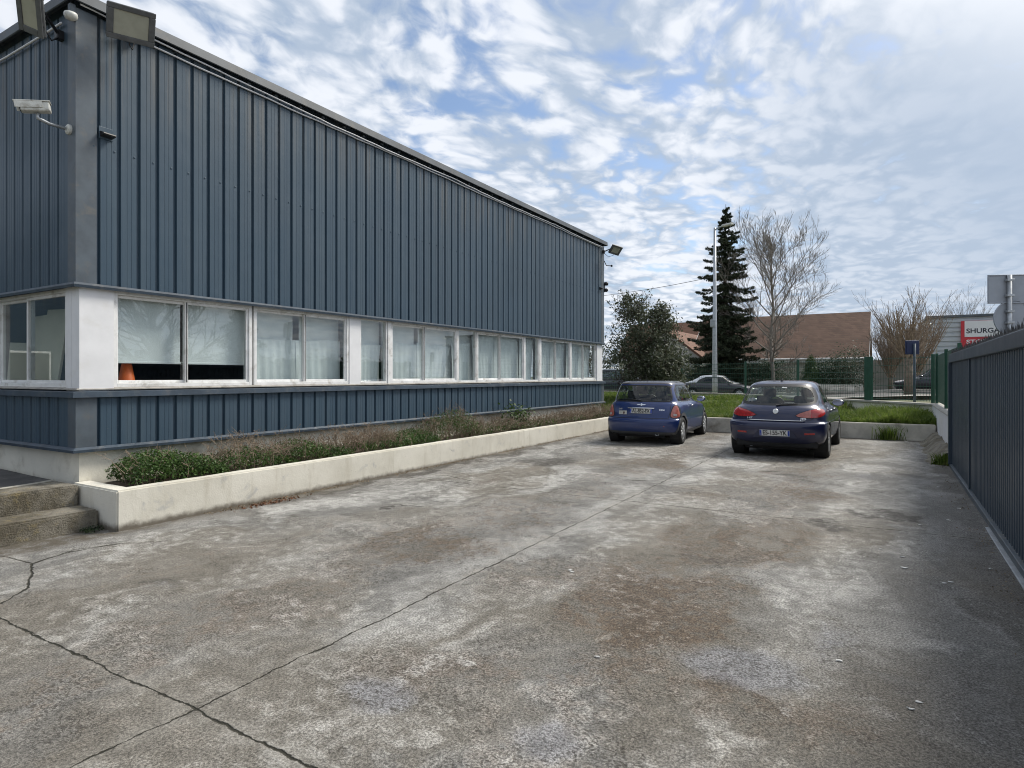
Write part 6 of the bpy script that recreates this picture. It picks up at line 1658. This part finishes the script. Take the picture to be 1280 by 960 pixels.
for lb, x, y, ra, n, sd_, mt in (
    ('dark hedge mass under the spruce, left of the lamp post', -12.3, 49.6, (1.7, 1.0, 1.25), 150, 41, M_LEAF_DK),
    ('dark hedge mass under the spruce, right of the lamp post', -9.6, 49.4, (1.5, 1.0, 1.2), 150, 42, M_LEAF_DK),
    ('dense green hedge shrub left of the bare tree trunk', -7.6, 49.5, (1.5, .9, 1.3), 140, 43, M_LEAF_DK),
    ('dark green hedge shrub right of the narrow green conifer', -3.6, 49.7, (1.35, .8, 1.25), 120, 44, M_LEAF_DK),
    ('grey green variegated shrub by the right end of the house', -2.35, 49.4, (1.25, .8, 1.45), 120, 45, M_LEAF_VAR),
    ('dark shrub beside the passing off roader behind the olive bush', -16.2, 49.4, (2.2, 1.0, 1.6), 170, 46, M_LEAF_DK),
    ('tall dark shrub at the left edge of the gap past the hall', -20.0, 46.4, (2.0, 1.2, 2.1), 150, 49, M_LEAF_DK)):
    tag(shrub(lb, (x, y, street_z(x)+.1), ra, n, 34, .55, sd_, mt), group=H2)
tag(shrub('pale twiggy shrub at the foot of the tall bare tree', (-6.05, 48.7, .4), (1.35, .7, 1.0), 90, 22, .4, 47, M_LEAF_VAR, (.06, .12), .3, M_TWIGP), group=H2)
# narrow conifer
t = thing('conifer_shrub', 'narrow pointed green conifer in front of the brown roofed house', 'shrub', (-4.75, 49.3, .4))
rr = np.random.default_rng(8); n = 5200; zz = 2.75*(1-np.sqrt(rr.uniform(0, 1, n)))**.9; rad = .95*(1-zz/2.85)**.75*rr.uniform(.35, 1.08, n); an = rr.uniform(0, 6.28, n)
P_ = np.stack([rad*np.cos(an), rad*np.sin(an), zz+.05], 1); N_ = np.stack([np.cos(an), np.sin(an), .4+0*an], 1)
link('foliage', leaf_mesh('foliage', P_, N_, rr.uniform(.08, .17, n), .4, .5, rr), M_LEAF_MID, t)
g = G(); g.tube([(0, 0, -.1), (0, 0, 2.5)], [.06, .01], 6); g.obj('trunk', M_BARKD, t)
t = shrub('small yellow green treetop peeping over the roof ridge', (-9.3, 66.0, .3), (2.4, 2.0, 3.9), 110, 30, .8, 61, M_LEAF_YEL, (.12, .24), .5, name='tree_top'); t['category'] = 'tree'; t.name = 'broadleaf_tree'
# stone edging beds right of the navy car's roof
for lb, a, b, z1 in (('long low pale stone bed edge across the street', (-4.6, 48.6, .2), (-1.5, 48.9, 0), 1.02), ('short lower stone bed edge nearer the kerb', (-3.7, 47.2, .2), (-1.9, 47.45, 0), .82)):
    g = G(); rough_box(g, (a[0], a[1], .3), (b[0], b[1], z1), .25, .02, 3, .03); tag(g.obj('stone_edging', M_KERB, smooth=True), lb, 'low wall')

# ================================================================== PLANTER PLANTS
def planter_plant(label, y0, y1, hgt, green, dry, twigs, seed, x0=-7.55, x1=-6.86, gh=.6):
    green = int(green*1.45); gh = min(1, gh*1.12); twigs = int(twigs*.85); dry = int(dry*.8)
    """a sprawling low shrub: twiggy withered top over a green or brown base"""
    ym = (y0+y1)/2; L = y1-y0
    t = thing('low_shrub', label, 'shrub', ((x0+x1)/2, ym, .37)); rt_ = random.Random(seed); rr_ = np.random.default_rng(seed)
    xr = (x1-x0)/2; fn = fnoise(seed)
    def hh(x, y): return hgt*(.55+.45*max(0, 1-(2*abs(y)/L)**4))*(1-.25*(x/xr)**2)*(1+.48*float(fn(np.array([[x*2.2, y*2.6, 0]]))[0]))
    g = G(); TP = []; TN = []
    for i in range(twigs):
        x = rt_.uniform(-xr*.85, xr*.85); y = rt_.uniform(-L/2, L/2); h = hh(x, y)*rt_.uniform(.65, 1.25)
        lx_, ly = rt_.gauss(.02, .10), rt_.gauss(0, .14); c = rt_.gauss(0, .05)
        pts = [Vector((x, y, -.03)), Vector((x+lx_*.3+c, y+ly*.3, h*.4)), Vector((x+lx_*.7, y+ly*.7+c, h*.75)), Vector((x+lx_*1.15, y+ly*1.1, h))]
        g.tube(pts, [.0045, .004, .003, .002], 3, cap=False)
        for k in range(rt_.randint(2, 4)):
            b = pts[2]+(pts[3]-pts[2])*rt_.uniform(-.8, .9); d_ = Vector((rt_.gauss(0, .06), rt_.gauss(0, .07), rt_.uniform(.0, .12)))
            g.tube([b, b+d_], [.0025, .0015], 3, cap=False)
            for q in range(2): TP.append(tuple(b+d_*rt_.uniform(.3, 1.1))); TN.append((rt_.gauss(0, 1), rt_.gauss(0, 1), rt_.gauss(.3, 1)))
        for k in range(3): TP.append(tuple(pts[1]+(pts[3]-pts[1])*rt_.uniform(0, 1)+Vector((rt_.gauss(0, .012), rt_.gauss(0, .012), 0)))); TN.append((rt_.gauss(0, 1), rt_.gauss(0, 1), rt_.gauss(.3, 1)))
    g.obj('twigs', M_TWIG, t)
    if TP: link('withered_leaves', leaf_mesh('withered_leaves', TP, TN, rr_.uniform(.012, .030, len(TP)), .5, .5, rr_), M_LEAF_DRY, t)
    def cloud(n, frac, sz, name, mat):
        if not n: return
        x = rr_.uniform(-xr, xr, n); y = rr_.uniform(-L/2, L/2, n); k = np.clip(rr_.normal(.62, .28, n), .02, 1.05)
        z = np.array([hh(a, b) for a, b in zip(x, y)])*k*frac
        P = np.stack([x, y, z], 1)+rr_.normal(0, .012, (n, 3)); cl_ = fn(P*1.0+9, 11.0); keep = cl_ > -.55
        N = np.stack([x*.8, np.zeros(n), np.full(n, .7)], 1)
        link(name, leaf_mesh(name, P[keep], N[keep], rr_.uniform(sz*.6, sz*1.4, keep.sum()), .55, .7, rr_), mat, t)
    cloud(green, gh, .032, 'green_leaves', M_LEAF_LOW); cloud(dry, .85, .026, 'brown_leaves', M_LEAF_DRY)
    return t
PG = 'low shrubs filling the planter'
for args in (('glossy green low shrub at the near end of the planter', 3.62, 4.72, .42, 5600, 150, 70, 71, -7.5, -6.83, .82),
             ('brown twiggy low shrub with green feet next to the near green one', 4.60, 5.75, .42, 3000, 900, 150, 72, -7.5, -6.84, .55),
             ('green and brown mixed low shrub below the second window', 5.65, 6.75, .38, 3600, 900, 110, 73, -7.5, -6.84, .7),
             ('tall dry brown heathery shrub spraying against the cladding', 6.6, 7.9, .58, 2600, 900, 260, 74, -7.5, -6.84, .42),
             ('fresh green shrub in the dip between two brown ones', 7.8, 8.9, .30, 3400, 150, 60, 75, -7.5, -6.84, .9),
             ('tall grey green shrub with brown tips in the middle of the planter', 8.8, 10.3, .48, 3000, 900, 190, 76, -7.5, -6.84, .8),
             ('brown withered shrub just past the middle of the planter', 10.2, 11.9, .34, 1200, 1300, 180, 77, -7.5, -6.84, .6),
             ('brown low shrub with a bright green sprout in it', 11.8, 13.6, .33, 900, 1500, 160, 78, -7.5, -6.84, .6),
             ('reddish brown withered shrub near the far end of the planter', 13.5, 15.6, .35, 500, 1900, 200, 79, -7.5, -6.84, .5),
             ('pale brown withered shrub at the far end of the planter', 15.5, 17.4, .33, 500, 1900, 200, 80, -7.5, -6.84, .5)):
    planter_plant(*args)['group'] = PG
t = thing('weed', 'bright green broad leaved sprout standing up among the brown planter shrubs', 'plant', (-7.15, 12.1, .4))
rr = np.random.default_rng(5); P_ = rr.normal(0, 1, (260, 3))*np.array((.12, .22, .12))+np.array((0, 0, .32))
link('leaves', leaf_mesh('leaves', P_, np.tile((0.3, 0, 1), (260, 1)), rr.uniform(.06, .11, 260), .6, .6, rr), M_LEAF_MID, t)

# ================================================================== LAWN GRASS and weeds
M_GRASS = leafy('fresh_grass', ((.095, .150, .026), (.155, .220, .042), (.25, .28, .095)), .9, .45, .5)
def grass(name, pts, hts, seed, mat, wd=.012):
    """three sided blades bent over at the tip"""
    rr_ = np.random.default_rng(seed); n = len(pts); P = np.asarray(pts, float); a = rr_.uniform(0, 6.28, n); h = np.asarray(hts)
    lean = rr_.normal(0, .35, (n, 2))*h[:, None]; u = np.stack([np.cos(a), np.sin(a), 0*a], 1)*wd*rr_.uniform(.6, 1.5, n)[:, None]
    mid = P+np.concatenate([lean*.35, (h*.6)[:, None]], 1); tip = P+np.concatenate([lean, (h*.95)[:, None]], 1)
    V = np.stack([P-u, P+u, mid+u*.7, mid-u*.7, tip], 1).reshape(-1, 3); me = bpy.data.meshes.new(name)
    b = np.arange(n)*5
    loops = np.stack([b, b+1, b+2, b+3, b+3, b+2, b+4], 1).ravel().astype(np.int32)
    me.vertices.add(5*n); me.loops.add(7*n); me.polygons.add(2*n); me.vertices.foreach_set('co', V.ravel()); me.loops.foreach_set('vertex_index', loops)
    ls = np.stack([np.arange(n)*7, np.arange(n)*7+4], 1).ravel().astype(np.int32); me.polygons.foreach_set('loop_start', ls); me.update(calc_edges=True)
    return link(name, me, mat)
rr = np.random.default_rng(12); pts = []; hts = []; fn = fnoise(33)
while len(pts) < 52000:
    x = rr.uniform(-11, 1.0); y = 17.32+(rr.uniform(0, 1)**1.5)*(wall_y(x)-17.45)
    if x < -7.1 and y < 18.2: continue
    v = float(fn(np.array([[x, y, 0]]), 1.6)[0]); v2 = float(fn(np.array([[y, x, 3]]), 5.0)[0])
    if rr.uniform() > .60+.35*v: continue
    pts.append((x, y, lawn_z(x, y)-.01)); hts.append(max(.04, .12+.06*v+.05*v2)*rr.uniform(.6, 1.4)*(1.5 if x > -1.5 and rr.uniform() > .5 else 1))
tag(grass('grass', pts, np.array(hts), 3, M_GRASS, .010), 'fresh green lawn grass behind the retaining kerb', 'grass', kind='stuff')
# tufts growing over and below the kerb and at the gate
def tuft(label, x, y, z, n, spread, h, seed):
    r_ = np.random.default_rng(seed); p = np.stack([r_.normal(0, spread, n), r_.normal(0, spread*.6, n), np.zeros(n)], 1)
    o = grass('grass_tuft', p, r_.uniform(.4, 1.2, n)*h, seed, M_GRASS, .007); o.location = (x, y, z)
    tag(o, label, 'grass tuft', 'grass tufts at the yard edges')
tuft('leafy grass tuft spilling over the front of the retaining kerb', .02, 17.04, .09, 260, .13, .34, 1)
tuft('small grass tuft in the corner at the far end of the sliding gate', .80, 12.95, .06, 160, .07, .22, 2)
# bare soil and moss by the steps: a few leaves and scraps lying about
for i, (x, y, lb) in enumerate(((-6.93, 3.22, 'small dark green moss clump at the foot of the lower step'),)):
    r_ = np.random.default_rng(7); p = np.stack([r_.normal(0, .07, 300), r_.normal(0, .05, 300), np.abs(r_.normal(0, .02, 300))], 1)
    o = link('moss_clump', leaf_mesh('moss_clump', p, np.tile((0, 0, 1.), (300, 1)), r_.uniform(.012, .025, 300), .7, .6, r_), M_LEAF_DK); o.location = (x, y, .012); tag(o, lb, 'moss')
t = thing('dead_leaves', 'small heap of rust brown leaves lying at the foot of the planter', 'leaves', (-6.52, 5.05, .016))
r_ = np.random.default_rng(9); p = np.stack([r_.normal(0, .05, 220), r_.normal(0, .22, 220), np.abs(r_.normal(0, .010, 220))], 1)
M_RUST = leafy('rust_brown_leaves', ((.10, .045, .022), (.16, .07, .035), (.20, .11, .06)), 9, .1, .8)
link('leaf_litter', leaf_mesh('leaf_litter', p, np.tile((0, 0, 1.), (220, 1)), r_.uniform(.02, .045, 220), .6, .5, r_), M_RUST, t)
# dead plant litter lodged along the planter foot
r_ = np.random.default_rng(19); n = 2600
yy = r_.uniform(3.4, 16.9, n); xx = -6.665+np.abs(r_.normal(0, .05, n)); fn = fnoise(77)
kp = fn(np.stack([yy, 0*yy, 0*yy], 1), 2.4) > -.1
p = np.stack([xx, yy, np.array([ground_z(y) for y in yy])+np.abs(r_.normal(0, .008, n))+.004], 1)[kp]
tag(link('leaf_litter', leaf_mesh('leaf_litter', p, np.tile((0.2, 0, 1.), (len(p), 1)), r_.uniform(.012, .035, len(p)), .4, .6, r_), M_LEAF_DRY), 'dry plant debris strewn along the foot of the planter wall', 'debris', kind='stuff')
# white litter scraps on the concrete
M_SCRAP = plain('dirty_white_paper', (.72, .71, .68), .8, 0, .12, 30)
rt = random.Random(3)
for i, (x, y, s_) in enumerate(((.11, 5.99, .045), (.71, 8.9, .03), (.10, 6.33, .02), (.70, 6.31, .02), (-.23, 3.88, .02), (.09, 3.5, .025), (-2.54, 5.85, .02), (-2.2, 4.55, .03), (-2.16, 4.52, .02), (.28, 7.74, .03), (.55, 8.15, .025), (.41, 5.76, .04), (.36, 5.70, .02), (.13, 3.59, .02), (-1.4, 3.24, .02), (-.06, 6.5, .02), (.35, 16.7, .06), (.55, 16.3, .05), (.60, 10.4, .05), (-1.9, 6.6, .018))):
    g = G(); a = rt.uniform(0, 6.28); n = 7
    pts_ = [(math.cos(a+6.283*k/n)*s_*.8*rt.uniform(.4, 1.4), math.sin(a+6.283*k/n)*s_*.4*rt.uniform(.5, 1.3)) for k in range(n)]
    g.add([(px2, py2, .002+rt.uniform(0, .006)) for px2, py2 in pts_]+[(px2, py2, .001) for px2, py2 in pts_], [list(range(n)), list(range(n, 2*n))[::-1]]+[(k, (k+1) % n, n+(k+1) % n, n+k) for k in range(n)])
    o = g.obj('litter_scrap', M_SCRAP); o.location = (x, y, ground_z(y)+.003); tag(o, 'tiny scrap of white litter lying on the stained concrete', 'litter', 'white litter scraps on the yard')

# ================================================================== what the windows mirror: trees across the road on the right
bare_tree('bare_tree', 'forked leafless tree mirrored in the first window of the hall', (13.5, 16.0, .0), 8.6, 7.0, 52, M_BARKD, 3, .30)
t = thing('conifer_tree', 'small dark conifer mirrored in the first two windows of the hall', 'tree', (22.0, 26.5, 0))
rr = np.random.default_rng(18); n = 5000; zz = 6.8*(1-np.sqrt(rr.uniform(0, 1, n)))**.95; rad = 2.1*(1-zz/7.0)**.8*rr.uniform(.3, 1.1, n)*(1+.25*np.sin(zz*6)); an = rr.uniform(0, 6.28, n)
P_ = np.stack([rad*np.cos(an), rad*np.sin(an), zz+.3], 1); N_ = np.stack([np.cos(an), np.sin(an), .5+0*an], 1)
link('foliage', leaf_mesh('foliage', P_, N_, rr.uniform(.2, .45, n), .35, .5, rr), M_LEAF_SPRUCE, t)
g = G(); g.tube([(0, 0, -.1), (0, 0, 6.6)], [.16, .02], 7); g.obj('trunk', M_BARKD, t)
for lb, x, y, ra, sd_ in (('wide dark hedge mirrored low in the first windows', 21, 21.5, (2.2, 6.0, 1.3), 91), ('wide dark hedge mirrored low in the middle windows', 23, 36, (2.2, 8.0, 1.5), 92)):
    shrub(lb, (x, y, 0), ra, 240, 30, .9, sd_, M_LEAF_DK, (.25, .45), .5)

# ---- the neighbouring hall on the left, out of the picture, mirrored in the left front windows
nb = thing('industrial_building', 'dark neighbouring hall standing left of the yard, seen mirrored in the left front windows', 'building', (-38, -9, 0))
g = G(); g.bbox((-8, -16, -.2), (8, 11, 6.5), .03); g.obj('wall', M_CLAD, nb)
g = G(); g.bbox((-8.1, -16.1, 6.5), (8.1, 11.1, 6.8), .03); g.obj('roof_edge', M_TRIM, nb)
for i in range(7):
    g = G(); g.bbox((7.95, -14+i*3.5, 1.2), (8.04, -12+i*3.5, 2.6), .01); w_ = g.obj('window', M_WHITE, nb)
    g = G(); g.box((8.041, -13.92+i*3.5, 1.28), (8.05, -12.08+i*3.5, 2.52)); g.obj('pane', M_WINDK, w_)
# grit and leaf crumbs gathered along the gate rail
r_ = np.random.default_rng(29); n = 900
yy = r_.uniform(1.5, 12.9, n); xx = .83-np.abs(r_.normal(0, .10, n)); kp = fnoise(79)(np.stack([yy, 0*yy, 0*yy], 1), 2.0) > -.2
p = np.stack([xx, yy, np.array([ground_z(y) for y in yy])+np.abs(r_.normal(0, .004, n))+.003], 1)[kp]
tag(link('leaf_litter', leaf_mesh('leaf_litter', p, np.tile((0., 0, 1.), (len(p), 1)), r_.uniform(.008, .026, len(p)), .5, .5, r_), M_LEAF_DRY), 'dry crumbs and grit gathered along the rail of the sliding gate', 'debris', kind='stuff')
